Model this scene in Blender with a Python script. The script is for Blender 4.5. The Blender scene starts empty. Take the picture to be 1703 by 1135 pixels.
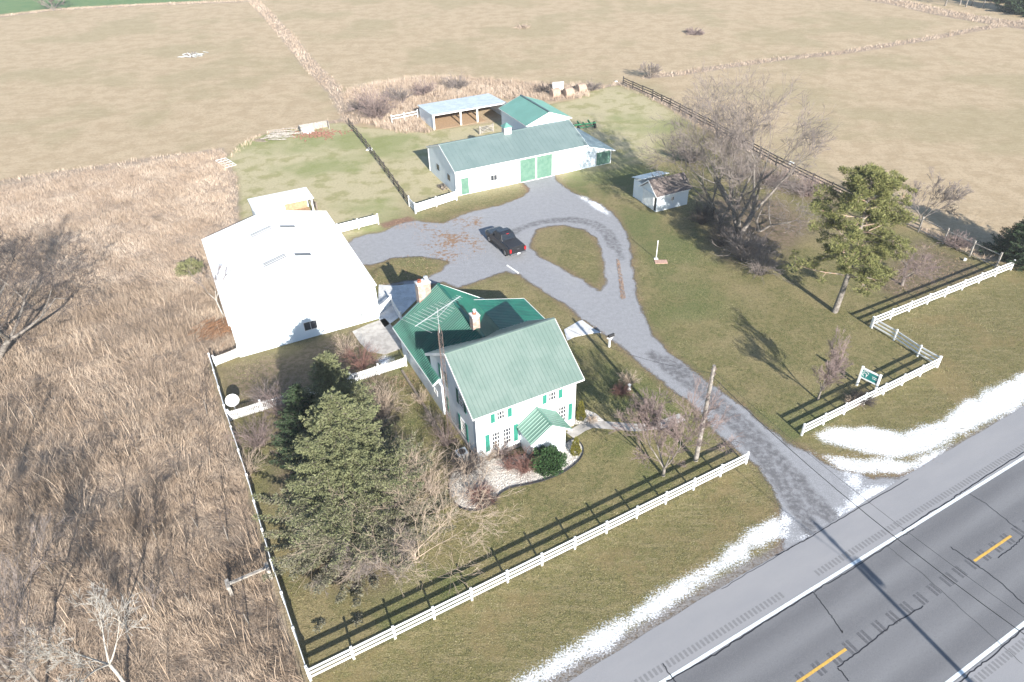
import bpy, bmesh, math, random
import numpy as np
from math import radians, sin, cos, pi
from mathutils import Vector, Matrix
sc = bpy.context.scene
COL = sc.collection
# ------------------------------------------------------------------ camera
CAM_H = 36.4; PITCH = 0.62618; ROLL = -0.02677; FPX = 1162.5; CX, CY = 851.5, 567.5
_F = np.array([0, cos(PITCH), -sin(PITCH)]); _R0 = np.array([1., 0, 0]); _U0 = np.cross(_R0, _F)
_R = cos(ROLL)*_R0+sin(ROLL)*_U0; _U = -sin(ROLL)*_R0+cos(ROLL)*_U0
def G(x, y, z=0.0):
    """world point on the plane height z that was surveyed at photo coordinate x, y"""
    d = _F+(x-CX)/FPX*_R-(y-CY)/FPX*_U
    t = (z-CAM_H)/d[2]
    return np.array([t*d[0], t*d[1]])
cd = bpy.data.cameras.new('camera'); cam = bpy.data.objects.new('camera', cd); COL.objects.link(cam)
cam.matrix_world = Matrix(((_R[0], _U[0], -_F[0], 0), (_R[1], _U[1], -_F[1], 0), (_R[2], _U[2], -_F[2], CAM_H), (0, 0, 0, 1)))
cd.sensor_width = 36; cd.lens = FPX/1703*36; cd.clip_start = 0.5; cd.clip_end = 6000
sc.camera = cam
# ------------------------------------------------------------------ light
SUN_AZ, SUN_EL = -68.0, 23.2
w = bpy.data.worlds.new("World"); sc.world = w; w.use_nodes = True
nt = w.node_tree
sky = nt.nodes.new('ShaderNodeTexSky'); sky.sky_type = 'NISHITA'; sky.sun_disc = False
sky.sun_elevation = radians(SUN_EL); sky.sun_rotation = radians(90-SUN_AZ); sky.air_density = 1.0; sky.dust_density = 0.3; sky.ozone_density = 2.0
bg = nt.nodes['Background']; nt.links.new(sky.outputs[0], bg.inputs[0]); bg.inputs[1].default_value = 0.07
sl = bpy.data.lights.new('sun', 'SUN'); sl.energy = 4.0; sl.angle = radians(0.5); sl.color = (1.0, 0.955, 0.885)
so = bpy.data.objects.new('sun', sl); COL.objects.link(so)
sv = Vector((cos(radians(SUN_EL))*cos(radians(SUN_AZ)), cos(radians(SUN_EL))*sin(radians(SUN_AZ)), sin(radians(SUN_EL))))
so.rotation_euler = (-sv).to_track_quat('-Z', 'Y').to_euler()
so.location = sv*100
sc.view_settings.view_transform = 'Standard'; sc.view_settings.look = 'None'
sc.view_settings.exposure = 1.66; sc.view_settings.gamma = 1.0
try:
    sc.cycles.max_bounces = 5; sc.cycles.diffuse_bounces = 3; sc.cycles.glossy_bounces = 2; sc.cycles.transparent_max_bounces = 6
    sc.cycles.volume_bounces = 0
except Exception: pass
# ------------------------------------------------------------------ helpers
class MB:
    def __init__(s): s.v = []; s.f = []; s.m = []
    def quad(s, *p, m=0):
        n = len(s.v); s.v += [tuple(q) for q in p]; s.f.append(tuple(range(n, n+len(p)))); s.m.append(m)
    def obox(s, c, ex, ey, ez, m=0):
        c, ex, ey, ez = map(np.array, (c, ex, ey, ez)); n = len(s.v)
        for a in (-1, 1):
            for b in (-1, 1):
                for d in (-1, 1): s.v.append(tuple(c+a*ex+b*ey+d*ez))
        for f in ((0, 1, 3, 2), (4, 6, 7, 5), (0, 4, 5, 1), (2, 3, 7, 6), (0, 2, 6, 4), (1, 5, 7, 3)):
            s.f.append(tuple(n+i for i in f)); s.m.append(m)
    def box(s, x0, x1, y0, y1, z0, z1, m=0):
        s.obox(((x0+x1)/2, (y0+y1)/2, (z0+z1)/2), ((x1-x0)/2, 0, 0), (0, (y1-y0)/2, 0), (0, 0, (z1-z0)/2), m)
    def bar(s, a, b, w, h, m=0, up=(0, 0, 1)):
        a = np.array(a, float); b = np.array(b, float); d = b-a; L = np.linalg.norm(d); d /= L
        up = np.array(up, float); sd = np.cross(d, up)
        if np.linalg.norm(sd) < 1e-4: sd = np.array([1., 0, 0])
        sd /= np.linalg.norm(sd); u = np.cross(sd, d)
        s.obox((a+b)/2, d*L/2, sd*w/2, u*h/2, m)
    def prism(s, poly, a, b, m=0):
        """poly: list of 3d points, extruded by vector b-a"""
        off = np.array(b, float)-np.array(a, float); n = len(s.v); k = len(poly)
        s.v += [tuple(np.array(p, float)) for p in poly]+[tuple(np.array(p, float)+off) for p in poly]
        s.f.append(tuple(range(n, n+k))[::-1]); s.m.append(m)
        s.f.append(tuple(range(n+k, n+2*k))); s.m.append(m)
        for i in range(k):
            j = (i+1) % k; s.f.append((n+i, n+j, n+k+j, n+k+i)); s.m.append(m)
    def tube(s, pts, r, n=8, m=0, caps=True):
        pts = [np.array(p, float) for p in pts]; rs = r if hasattr(r, '__len__') else [r]*len(pts); b0 = len(s.v)
        for i, p in enumerate(pts):
            d = pts[min(i+1, len(pts)-1)]-pts[max(i-1, 0)]; d /= np.linalg.norm(d)
            a = np.cross(d, (0, 0, 1.)) if abs(d[2]) < .95 else np.cross(d, (1., 0, 0))
            a /= np.linalg.norm(a); b = np.cross(d, a)
            for k in range(n):
                t = 2*pi*k/n; s.v.append(tuple(p+rs[i]*(cos(t)*a+sin(t)*b)))
        for i in range(len(pts)-1):
            for k in range(n):
                k2 = (k+1) % n
                s.f.append((b0+i*n+k, b0+i*n+k2, b0+(i+1)*n+k2, b0+(i+1)*n+k)); s.m.append(m)
        if caps:
            s.f.append(tuple(range(b0, b0+n))[::-1]); s.m.append(m)
            e = b0+(len(pts)-1)*n; s.f.append(tuple(range(e, e+n))); s.m.append(m)
    def build(s, name, mats, parent=None, smooth=False, bevel=0):
        if not isinstance(mats, (list, tuple)): mats = [mats]
        me = bpy.data.meshes.new(name); me.from_pydata(s.v, [], s.f)
        for mt in mats: me.materials.append(mt)
        if len(mats) > 1: me.polygons.foreach_set('material_index', s.m)
        bm = bmesh.new(); bm.from_mesh(me); bmesh.ops.recalc_face_normals(bm, faces=bm.faces); bm.to_mesh(me); bm.free()
        if smooth: me.polygons.foreach_set('use_smooth', [True]*len(me.polygons))
        me.update()
        o = bpy.data.objects.new(name, me); COL.objects.link(o)
        if parent is not None: o.parent = parent
        if bevel:
            b = o.modifiers.new('b', 'BEVEL'); b.width = bevel; b.segments = 2; b.limit_method = 'ANGLE'
        return o
def np_mesh(name, V, Fq, mats, parent=None, attrs=None, smooth=False):
    """fast mesh: V Nx3, Fq MxK face array"""
    me = bpy.data.meshes.new(name); V = np.asarray(V, np.float32); Fq = np.asarray(Fq, np.int32); k = Fq.shape[1]
    me.vertices.add(len(V)); me.vertices.foreach_set('co', V.ravel())
    me.loops.add(Fq.size); me.loops.foreach_set('vertex_index', Fq.ravel())
    me.polygons.add(len(Fq)); me.polygons.foreach_set('loop_start', np.arange(0, Fq.size, k, dtype=np.int32))
    try: me.polygons.foreach_set('loop_total', np.full(len(Fq), k, np.int32))
    except Exception: pass
    if smooth: me.polygons.foreach_set('use_smooth', np.ones(len(Fq), bool))
    if not isinstance(mats, (list, tuple)): mats = [mats]
    for m in mats: me.materials.append(m)
    for n, a in (attrs or {}).items():
        at = me.attributes.new(n, 'FLOAT', 'POINT'); at.data.foreach_set('value', np.asarray(a, np.float32))
    me.update(calc_edges=True)
    o = bpy.data.objects.new(name, me); COL.objects.link(o)
    if parent is not None: o.parent = parent
    return o
def tag(o, label=None, cat=None, group=None, kind=None):
    if label: o['label'] = label
    if cat: o['category'] = cat
    if group: o['group'] = group
    if kind: o['kind'] = kind
    return o
def thing(name, loc, label, cat, rz=0.0, group=None):
    o = bpy.data.objects.new(name, None); COL.objects.link(o); o.empty_display_size = .3
    o.location = (loc[0], loc[1], loc[2] if len(loc) > 2 else 0); o.rotation_euler = (0, 0, rz)
    return tag(o, label, cat, group)
def dup(root, loc, rz, label, group=None):
    r = root.copy(); COL.objects.link(r); r.location = (loc[0], loc[1], loc[2] if len(loc) > 2 else 0); r.rotation_euler = (0, 0, rz); r['label'] = label
    if group: r['group'] = group
    for ch in list(root.children):
        c = ch.copy(); COL.objects.link(c); c.parent = r
        for g in ch.children:
            d = g.copy(); COL.objects.link(d); d.parent = c
    return r
# ------------------------------------------------------------------ materials
class NT:
    def __init__(s, name):
        s.mat = bpy.data.materials.new(name); s.mat.use_nodes = True; s.t = s.mat.node_tree
        s.b = s.t.nodes['Principled BSDF']; s.geo = None
    def n(s, typ, **k):
        nd = s.t.nodes.new(typ)
        for a, v in k.items(): setattr(nd, a, v)
        return nd
    def put(s, sock, v):
        if hasattr(v, 'links') or hasattr(v, 'is_linked'): s.t.links.new(v, sock)
        else:
            if hasattr(sock.default_value, '__len__') and len(sock.default_value) == 4 and len(v) == 3: v = (*v, 1)
            sock.default_value = v
    def pos(s, obj=False):
        if obj: return s.n('ShaderNodeTexCoord').outputs['Object']
        if s.geo is None: s.geo = s.n('ShaderNodeNewGeometry')
        return s.geo.outputs['Position']
    def scaled(s, v, sx, sy, sz, rz=0):
        m = s.n('ShaderNodeMapping'); m.inputs['Scale'].default_value = (sx, sy, sz); m.inputs['Rotation'].default_value = (0, 0, rz)
        s.t.links.new(v, m.inputs[0]); return m.outputs[0]
    def noise(s, scale, detail=3, rough=.55, vec=None, dist=0):
        n = s.n('ShaderNodeTexNoise'); n.inputs['Scale'].default_value = scale; n.inputs['Detail'].default_value = detail
        n.inputs['Roughness'].default_value = rough; n.inputs['Distortion'].default_value = dist
        s.t.links.new(vec if vec is not None else s.pos(), n.inputs['Vector']); return n.outputs['Fac']
    def m(s, op, a, b=0.0, c=None):
        n = s.n('ShaderNodeMath', operation=op); s.put(n.inputs[0], a); s.put(n.inputs[1], b)
        if c is not None: s.put(n.inputs[2], c)
        return n.outputs[0]
    def ramp(s, v, lo, hi, a=0.0, b=1.0):
        n = s.n('ShaderNodeMapRange', interpolation_type='SMOOTHSTEP'); s.put(n.inputs[0], v)
        for i, x in enumerate((lo, hi, a, b)): s.put(n.inputs[i+1], x)
        return n.outputs[0]
    def mix(s, f, a, b):
        n = s.n('ShaderNodeMix', data_type='RGBA'); s.put(n.inputs[0], f); s.put(n.inputs[6], a); s.put(n.inputs[7], b); return n.outputs[2]
    def attr(s, name): return s.n('ShaderNodeAttribute', attribute_name=name).outputs['Fac']
    def bump(s, h, dist=.02, strength=1.0):
        n = s.n('ShaderNodeBump'); n.inputs['Distance'].default_value = dist; n.inputs['Strength'].default_value = strength
        s.put(n.inputs['Height'], h); s.t.links.new(n.outputs[0], s.b.inputs['Normal'])
    def out(s, col=None, rough=.8, spec=.3, metal=0.0):
        if col is not None: s.put(s.b.inputs['Base Color'], col)
        s.put(s.b.inputs['Roughness'], rough); s.b.inputs['Specular IOR Level'].default_value = spec; s.b.inputs['Metallic'].default_value = metal
        return s.mat
def simple(name, c1, c2=None, scale=2.0, rough=.7, spec=.3, metal=0.0, bump=0.0, bscale=20, obj=False):
    k = NT(name); c2 = c2 or tuple(min(1, x*.8) for x in c1); v = k.pos(obj)
    col = k.mix(k.ramp(k.noise(scale, 6, .65, v), .38, .62), c1, c2)
    if bump: k.bump(k.noise(bscale, 4, .6, v), bump)
    return k.out(col, rough, spec, metal)
def striped(name, c1, c2, axis, period, depth=.01, rough=.5, spec=.3, sharp=True, scale=1.0):
    """siding / panelling: bump lines along one object axis"""
    k = NT(name); v = k.pos(True); col = k.mix(k.ramp(k.noise(scale, 4, .6, v), .35, .75), c1, c2)
    sx = k.n('ShaderNodeSeparateXYZ'); k.t.links.new(v, sx.inputs[0])
    f = k.m('FRACT', k.m('DIVIDE', sx.outputs[axis], period))
    h = k.ramp(f, 0.0, .18) if not sharp else k.m('MULTIPLY', f, 1.0)
    k.bump(h, depth); return k.out(col, rough, spec)
M = {}
M['white'] = simple('white_paint', (.80, .80, .78), (.72, .72, .70), 1.5, .55, .3)
M['vinyl'] = simple('white_vinyl', (.82, .82, .81), (.74, .75, .74), 3, .45, .4)
M['siding'] = striped('white_clapboard', (.74, .79, .83), (.68, .73, .77), 2, .13, .012, .5)  # white boards; the blue of their shaded sides is put into the base
M['whitemetal'] = striped('white_ribbed_metal', (.72, .79, .84), (.66, .74, .79), 0, .23, .012, .4, .4, False)  # base cooled so the colour itself carries the blue of shade
M['whitemetal_y'] = striped('white_ribbed_metal_side', (.70, .78, .84), (.64, .72, .79), 1, .23, .012, .4, .4, False)  # same shade blue tinted into the white panels
M['whiteroof'] = simple('white_roof_metal', (.86, .86, .86), (.80, .80, .80), .6, .4, .4)
M['greyroof'] = simple('galvanised_roof', (.62, .66, .68), (.50, .55, .58), 1.2, .4, .5, .2)
M['greendark'] = simple('green_roof_metal', (.012, .12, .082), (.008, .092, .064), .7, .38, .4)
M['greenfade'] = simple('faded_green_roof_metal', (.148, .197, .175), (.12, .172, .15), .5, .42, .5)
M['greenporch'] = simple('pale_green_roof_metal', (.12, .235, .18), (.105, .21, .16), .8, .38, .5)
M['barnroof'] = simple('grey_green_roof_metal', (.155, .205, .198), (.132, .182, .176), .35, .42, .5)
M['rearroof'] = simple('green_barn_roof', (.11, .255, .215), (.095, .225, .185), .5, .4, .5)
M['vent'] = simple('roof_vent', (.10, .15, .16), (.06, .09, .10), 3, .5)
M['ltroof'] = simple('lean_to_roof', (.20, .27, .30), (.14, .21, .23), 1.5, .4, .5)
M['shutter'] = simple('green_shutter', (.03, .19, .14), (.025, .16, .12), 3, .5)
M['shutterdark'] = simple('dark_green_shutter', (.02, .14, .11), (.015, .1, .08), 3, .5)
M['greendoor'] = simple('faded_green_door', (.115, .21, .16), (.085, .175, .13), 2.0, .6)
M['glass'] = simple('window_glass', (.03, .035, .045), (.05, .055, .065), 2, .08, .6)
M['brick'] = None
M['wood'] = simple('weathered_wood', (.24, .20, .16), (.13, .11, .09), 8, .85, .2, bump=.01)
M['woodgrey'] = simple('grey_old_wood', (.38, .35, .31), (.2, .18, .16), 6, .85, .2, bump=.01)
M['wooddark'] = simple('dark_old_wood', (.11, .095, .085), (.05, .045, .04), 6, .9, .2, bump=.01)
M['woodpole'] = simple('utility_pole_wood', (.27, .245, .22), (.17, .15, .135), 5, .85, .2, bump=.01)
M['straw'] = simple('straw_bedding', (.42, .29, .18), (.32, .22, .14), 4, .95, .1, bump=.03)
M['dark'] = simple('dark_metal', (.03, .03, .033), None, 5, .5)
M['steel'] = simple('antenna_aluminium', (.55, .56, .57), (.42, .43, .44), 6, .4, .5, .3)
M['rust'] = simple('rusty_steel', (.10, .065, .055), (.16, .13, .12), 12, .7)
M['concrete'] = simple('concrete', (.42, .39, .36), (.30, .28, .26), 1.2, .85, .2, bump=.004)
M['concretelight'] = simple('pale_concrete', (.62, .62, .62), (.5, .5, .5), 1.5, .85, .2)
M['wire'] = simple('black_cable', (.03, .03, .03), None, 5, .6)
def brick():
    k = NT('chimney_brick'); v = k.pos(True); br = k.n('ShaderNodeTexBrick'); sx = k.n('ShaderNodeSeparateXYZ'); k.t.links.new(v, sx.inputs[0])
    cb = k.n('ShaderNodeCombineXYZ'); k.put(cb.inputs[0], k.m('ADD', sx.outputs[0], sx.outputs[1])); k.put(cb.inputs[1], sx.outputs[2])
    k.t.links.new(cb.outputs[0], br.inputs['Vector']); br.inputs['Scale'].default_value = 1.0; br.inputs['Brick Width'].default_value = .22; br.inputs['Row Height'].default_value = .08
    br.inputs['Mortar Size'].default_value = .012; br.inputs['Color1'].default_value = (.34, .21, .155, 1); br.inputs['Color2'].default_value = (.26, .135, .10, 1); br.inputs['Mortar'].default_value = (.34, .31, .28, 1)
    col = k.mix(k.ramp(k.noise(2.5, 4, .6, v), .45, .62), br.outputs['Color'], (.38, .33, .29)); return k.out(col, .85, .2)
M['brick'] = brick()
# ------------------------------------------------------------------ polygons surveyed from the photo
def PW(pts): return np.array([G(*p) for p in pts])
def sdf(P, poly, closed=True):
    d = np.full(len(P), 1e9); n = len(poly); ins = np.zeros(len(P), bool)
    for i in range(n if closed else n-1):
        a = poly[i]; b = poly[(i+1) % n]; e = b-a; q = P-a
        t = np.clip((q@e)/max(e@e, 1e-9), 0, 1); r = q-t[:, None]*e; d = np.minimum(d, (r**2).sum(1))
        if closed:
            c = ((a[1] > P[:, 1]) != (b[1] > P[:, 1]))
            if abs(e[1]) > 1e-9: ins ^= c & (P[:, 0] < (b[0]-a[0])*(P[:, 1]-a[1])/e[1]+a[0])
    d = np.sqrt(d)
    return np.where(ins, -d, d) if closed else d
HF_O = G(953.8, 707.9); HF_A = radians(26.86)      # house frame
BF_O = G(759, 327); BF_A = radians(25.0)            # long barn frame
WF_O = G(628.7, 529.7)-0; WF_O = G(340+1360/4.728, 480+240/4.728); WF_A = radians(26.0)   # white barn frame
RF_O = G(1107.5, 1131); RF_A = radians(28.39)       # road frame
SF_O = G(1030+740/12.16, 270+1010/12.16)
def loc(o, a, u, v): return np.array([o[0]+u*cos(a)-v*sin(a), o[1]+u*sin(a)+v*cos(a)])
GRAVEL = PW([(1299, 930), (1302, 880), (1297, 847), (1287, 815), (1265, 780), (1243, 762), (1201, 726), (1160, 681), (1120, 652), (1080, 618), (1058, 599), (1021, 569), (1001, 552), (967, 531), (936, 505), (895, 478), (861, 458), (843, 452), (820, 460), (798, 467), (762, 479), (735, 470), (712, 474), (680, 478), (668, 470), (652, 477), (638, 474),
  (700, 466), (735, 452), (745, 436), (700, 426), (655, 428), (618, 443), (600, 441), (578, 406), (590, 396), (612, 390), (640, 386), (655, 376), (690, 367), (738, 373), (760, 360), (790, 350), (830, 343), (868, 328), (882, 318), (872, 306), (866, 298), (922, 289), (926, 302), (955, 322), (990, 336), (1020, 353), (1040, 385), (1050, 410), (1052, 440), (1055, 470), (1061, 500), (1067, 520), (1085, 555), (1115, 590), (1146, 612), (1179, 638), (1224, 668), (1265, 703), (1307, 734), (1345, 751), (1390, 780), (1447, 794), (1530, 790), (1600, 760), (1600, 830), (1300, 980)])
ISLAND = PW([(884, 394), (893, 382), (912, 376.6), (940, 375), (972, 382), (991, 398), (1000, 415), (1003, 430), (1006, 455), (1006, 470), (998, 483), (980, 474), (960, 462), (940, 450), (915, 437), (893, 425), (881, 408)])
SNOWS = [PW(p) for p in ([(1357, 722), (1380, 712), (1450, 708), (1500, 722), (1545, 708), (1600, 670), (1660, 640), (1720, 610), (1760, 640), (1703, 672), (1620, 715), (1560, 745), (1500, 765), (1440, 752), (1400, 745), (1370, 738)],
  [(1342, 749), (1380, 757), (1440, 766), (1520, 762), (1570, 745), (1560, 768), (1500, 791), (1440, 788), (1400, 785), (1370, 765)],
  [(1405, 800), (1425, 792), (1432, 808), (1420, 815)], [(1440, 812), (1500, 800), (1515, 790), (1480, 818), (1440, 842), (1420, 855), (1408, 838), (1420, 825)], [(1395, 852), (1405, 848), (1400, 862)], [(1328, 895), (1345, 890), (1335, 905)],
  [(840, 1140), (900, 1105), (1000, 1048), (1100, 983), (1180, 935), (1250, 880), (1305, 854), (1318, 868), (1312, 890), (1262, 915), (1180, 965), (1080, 1030), (990, 1085), (880, 1150)],
  [(962, 325), (975, 328), (1000, 342), (1016, 356), (1012, 360), (990, 346), (970, 334)],
  [(640, 605), (652, 598), (640, 590), (628, 600)])]
CONC = PW([(630, 474), (652, 476), (718, 470), (714, 480), (700, 492), (664, 528), (640, 545), (628, 528)])
PAD2 = PW([(586, 552), (612, 540), (640, 530), (668, 560), (668, 580), (640, 590), (612, 585), (598, 570)])
LAWN = PW([(400, 336), (396, 296), (377, 262), (400, 240), (432, 226), (480, 216), (530, 208), (570, 205), (600, 212), (640, 215), (700, 220), (760, 212), (820, 205), (880, 185), (925, 172), (960, 165), (990, 150), (1030, 142), (1060, 152), (1100, 175), (1150, 205), (1230, 245), (1300, 283), (1360, 313), (1420, 335), (1530, 385), (1640, 435), (1690, 440), (1760, 410), (1760, 640), (1000, 1160), (520, 1160), (455, 950), (414, 808), (377, 692), (351, 606), (395, 585), (410, 470)])
REED = PW([(-80, 318), (0, 306), (60, 298), (130, 285), (220, 272), (300, 258), (370, 246), (385, 262), (402, 300), (403, 336), (395, 420), (398, 585), (351, 606), (377, 692), (414, 808), (455, 950), (518, 1150), (518, 1400), (-600, 1400), (-600, 380)])
THICK = [PW(p) for p in ([(575, 152), (620, 140), (700, 128), (800, 132), (900, 140), (985, 143), (975, 162), (930, 168), (880, 170), (840, 165), (760, 165), (695, 180), (690, 215), (670, 222), (640, 214), (600, 205), (572, 185)],
  [(695, 182), (705, 214), (722, 218), (716, 222), (660, 222), (660, 195)])]
STRIPS = [(PW([(405, -14), (440, 20), (478, 62), (515, 108), (556, 150)]), 1.5), (PW([(556, 150), (572, 180), (585, 205)]), 1.2), (PW([(1078, 128), (1130, 123), (1200, 112), (1300, 98), (1400, 88), (1500, 72), (1560, 62), (1620, 50), (1703, 36), (1850, 10)]), 1.2),
  (PW([(-60, 35), (0, 28), (90, 17), (240, 9), (400, 3), (430, 0)]), 1.2), (PW([(1440, -4), (1500, 6), (1570, 22), (1640, 34), (1720, 46), (1850, 60)]), 3.5),
  (PW([(375, 262), (300, 258), (220, 270), (130, 284), (0, 303)]), .8), (PW([(1035, 141), (1110, 172), (1200, 222), (1290, 272), (1370, 312), (1420, 333)]), 1.1), (PW([(1420, 333), (1530, 381), (1640, 430)]), .5), (PW([(380, 262), (430, 228), (520, 210), (570, 200)]), .7), (PW([(985, 150), (1035, 138)]), .7)]
# ------------------------------------------------------------------ ground
def ground_material():
    k = NT('ground_cover'); P = k.pos()
    nb = k.noise(.045, 4, .6); nm = k.noise(.35, 5, .65); nf = k.noise(2.2, 5, .7); ng = k.noise(9, 4, .75); nx = k.noise(14, 4, .85); n5 = k.noise(4.2, 6, .85)
    st = k.noise(1.0, 4, .7, k.scaled(P, .5, 2.2, 1, radians(20)))
    # dry mown hay field
    field = k.mix(k.ramp(nm, .42, .60), (.46, .355, .235), (.385, .292, .185))
    field = k.mix(k.ramp(nb, .48, .60, 0, .5), field, (.27, .24, .13))
    field = k.mix(k.ramp(st, .5, .62, 0, .4), field, (.48, .38, .26))
    field = k.mix(k.ramp(nf, .5, .6, 0, .35), field, (.24, .185, .11))
    field = k.mix(k.ramp(nx, .58, .8, 0, .5), field, (.25, .19, .12)); rw = k.noise(1.0, 2, .5, k.scaled(P, .03, 1.1, 1, radians(-62))); field = k.mix(k.ramp(rw, .5, .7, 0, .25), field, (.30, .24, .15))
    field = k.mix(k.ramp(n5, .50, .60, 0, .35), field, (.25, .20, .135)); field = k.mix(k.ramp(nx, .52, .6, 0, .35), field, (.53, .42, .29))
    # lawn
    lawn = k.mix(k.ramp(nf, .42, .60), (.110, .112, .040), (.19, .16, .073))
    lawn = k.mix(k.ramp(nm, .46, .60, 0, .6), lawn, (.25, .20, .10))
    lawn = k.mix(k.ramp(nb, .40, .50, .7, 0), lawn, (.085, .12, .036)); lawn = k.mix(k.ramp(k.noise(.11, 4, .6), .50, .62, 0, .6), lawn, (.26, .205, .11))
    lawn = k.mix(k.ramp(n5, .50, .60, 0, .75), lawn, (.042, .048, .018))
    lawn = k.mix(k.ramp(nx, .52, .60, 0, .75), lawn, (.38, .33, .19))
    # pasture, paler and patchier than the lawn
    past = k.mix(k.ramp(nm, .38, .52), (.30, .28, .13), (.44, .38, .235))
    past = k.mix(k.ramp(nb, .38, .50, .75, 0), past, (.20, .235, .075))
    past = k.mix(k.ramp(n5, .5, .6, 0, .5), past, (.16, .17, .09)); past = k.mix(k.ramp(nx, .52, .62, 0, .5), past, (.52, .45, .31))
    verge = k.mix(k.ramp(nf, .35, .7), (.14, .13, .048), (.195, .16, .072))
    verge = k.mix(k.ramp(st, .48, .6, 0, .6), verge, (.26, .21, .11))
    verge = k.mix(k.ramp(n5, .50, .59, 0, .75), verge, (.06, .062, .026)); verge = k.mix(k.ramp(nx, .52, .6, 0, .7), verge, (.38, .33, .20))
    verge = k.mix(k.ramp(k.noise(.16, 4, .65), .50, .6, 0, .55), verge, (.24, .18, .09))
    reed = k.mix(k.ramp(nf, .35, .7), (.36, .29, .225), (.25, .195, .15)); reed = k.mix(k.ramp(ng, .5, .75, 0, .8), reed, (.17, .135, .105))
    litter = k.mix(k.ramp(nf, .42, .58), (.20, .15, .105), (.115, .10, .055)); litter = k.mix(k.ramp(nx, .5, .6, 0, .7), litter, (.24, .17, .14))
    gfar = k.mix(k.ramp(nm, .3, .7), (.11, .19, .085), (.16, .22, .10))
    grav = k.mix(k.ramp(nf, .3, .75), (.285, .288, .30), (.22, .222, .232)); grav = k.mix(k.ramp(nx, .5, .6, 0, .6), grav, (.44, .44, .455))
    grav = k.mix(k.ramp(k.noise(60, 2, .8), .5, .7, 0, .7), grav, (.13, .13, .14)); grav = k.mix(k.ramp(nb, .5, .65, 0, .3), grav, (.37, .36, .35))
    trk = k.ramp(k.m('ADD', k.attr('a_track'), k.m('MULTIPLY', k.m('SUBTRACT', nm, .5), .8)), .05, .6, .75, 0); trk = k.m('MULTIPLY', trk, k.ramp(nf, .38, .6, .35, 1))
    grav = k.mix(trk, grav, (.095, .092, .095))
    snow = k.mix(k.ramp(ng, .4, .8), (.84, .86, .89), (.7, .72, .75))
    def mask(name, amp_m, amp_f, wd=.12):
        d = k.m('ADD', k.attr(name), k.m('ADD', k.m('MULTIPLY', k.m('SUBTRACT', nm, .5), amp_m), k.m('MULTIPLY', k.m('SUBTRACT', ng, .5), amp_f)))
        return k.ramp(d, -wd, wd, 1, 0)
    c = field
    c = k.mix(mask('a_gfar', 4, 1, 1.0), c, gfar)
    c = k.mix(mask('a_strip', 1.5, 2.0, .5), c, reed)
    c = k.mix(mask('a_reed', 2.0, 1.5, .5), c, reed)
    c = k.mix(mask('a_lawn', 1.2, .8, .5), c, lawn)
    c = k.mix(k.m('MULTIPLY', mask('a_past', 8, 1, 4), mask('a_lawn', 1.2, .8, .5)), c, past)
    c = k.mix(mask('a_verge', .5, .5, .3), c, verge)
    c = k.mix(mask('a_bare', 3.5, 1.5, 1.6), c, litter)
    c = k.mix(mask('a_edge', 1.2, .9, .3), c, k.mix(k.ramp(n5, .47, .57), (.25, .235, .225), (.16, .13, .10)))
    c = k.mix(mask('a_leaf', 1.5, 2.4, .35), c, (.22, .135, .095))
    edge = k.m('SUBTRACT', k.ramp(k.attr('a_grav'), .0, .9, 1, 0), 0.0)
    c = k.mix(k.m('MULTIPLY', edge, k.ramp(ng, .4, .62, 0, .8)), c, (.20, .135, .10))
    gm = mask('a_grav', 1.5, 1.1, .15)
    gp = k.m('MULTIPLY', k.ramp(k.attr('a_gpatch'), -.5, .5, 1, 0), k.ramp(k.m('ADD', nf, k.m('MULTIPLY', nm, .8)), .92, 1.02))
    c = k.mix(gm, c, k.mix(gp, grav, (.24, .155, .10)))
    holes = k.m('MULTIPLY', k.ramp(k.noise(1.6, 5, .75, k.scaled(P, 1, 2.2, 1, radians(-28))), .54, .62, 0, .6), k.ramp(k.attr('a_snow'), -1.4, -.2, .15, 1))
    c = k.mix(k.m('MULTIPLY', k.m('SUBTRACT', 1.0, holes), mask('a_snow', 1.8, 2.6, .3)), c, snow)
    hb = k.m('ADD', k.m('MULTIPLY', nf, .5), k.m('ADD', k.m('MULTIPLY', ng, .45), k.m('MULTIPLY', nx, .3)))
    k.bump(k.m('MULTIPLY', hb, k.m('SUBTRACT', 1.0, k.m('MULTIPLY', gm, .75))), .16, .9)
    return k.out(c, .95, .08)
M['ground'] = ground_material()
def axis(a0, a1, s, lim, b0=None, b1=None, s2=1.0):
    x = list(np.arange(a0, a1, s)); 
    if b1 is not None: x += list(np.arange(a1, b1, s2))
    if b0 is not None: x = list(np.arange(b0, a0, s2))+x
    st = s2; hi = x[-1]; 
    while hi < lim: st *= 1.35; hi += st; x.append(hi)
    st = s2; lo = x[0]
    while lo > -lim: st *= 1.35; lo -= st; x.insert(0, lo)
    return np.array(x)
GX = axis(-56, 64, .4, 3000, -150, 150, 1.2); GY = axis(6, 104, .4, 3000, None, 245, .9)
XX, YY = np.meshgrid(GX, GY); PP = np.stack([XX.ravel(), YY.ravel()], 1)
near = (PP[:, 0] > -160) & (PP[:, 0] < 170) & (PP[:, 1] > -5) & (PP[:, 1] < 260)
def S(fn, far=9.0):
    a = np.full(len(PP), far); a[near] = np.clip(fn(PP[near]), -9, 9); return a
def union(polys): return lambda P: np.min([sdf(P, q) for q in polys], 0)
def strips(P): return np.min([sdf(P, q, False)-wd for q, wd in STRIPS], 0)
A = {}
def fgrav(P): return np.maximum(sdf(P, GRAVEL), -sdf(P, ISLAND))
A['a_grav'] = S(fgrav); A['a_lawn'] = S(lambda P: sdf(P, LAWN)); A['a_reed'] = S(lambda P: np.minimum(sdf(P, REED), union(THICK)(P)))
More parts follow.
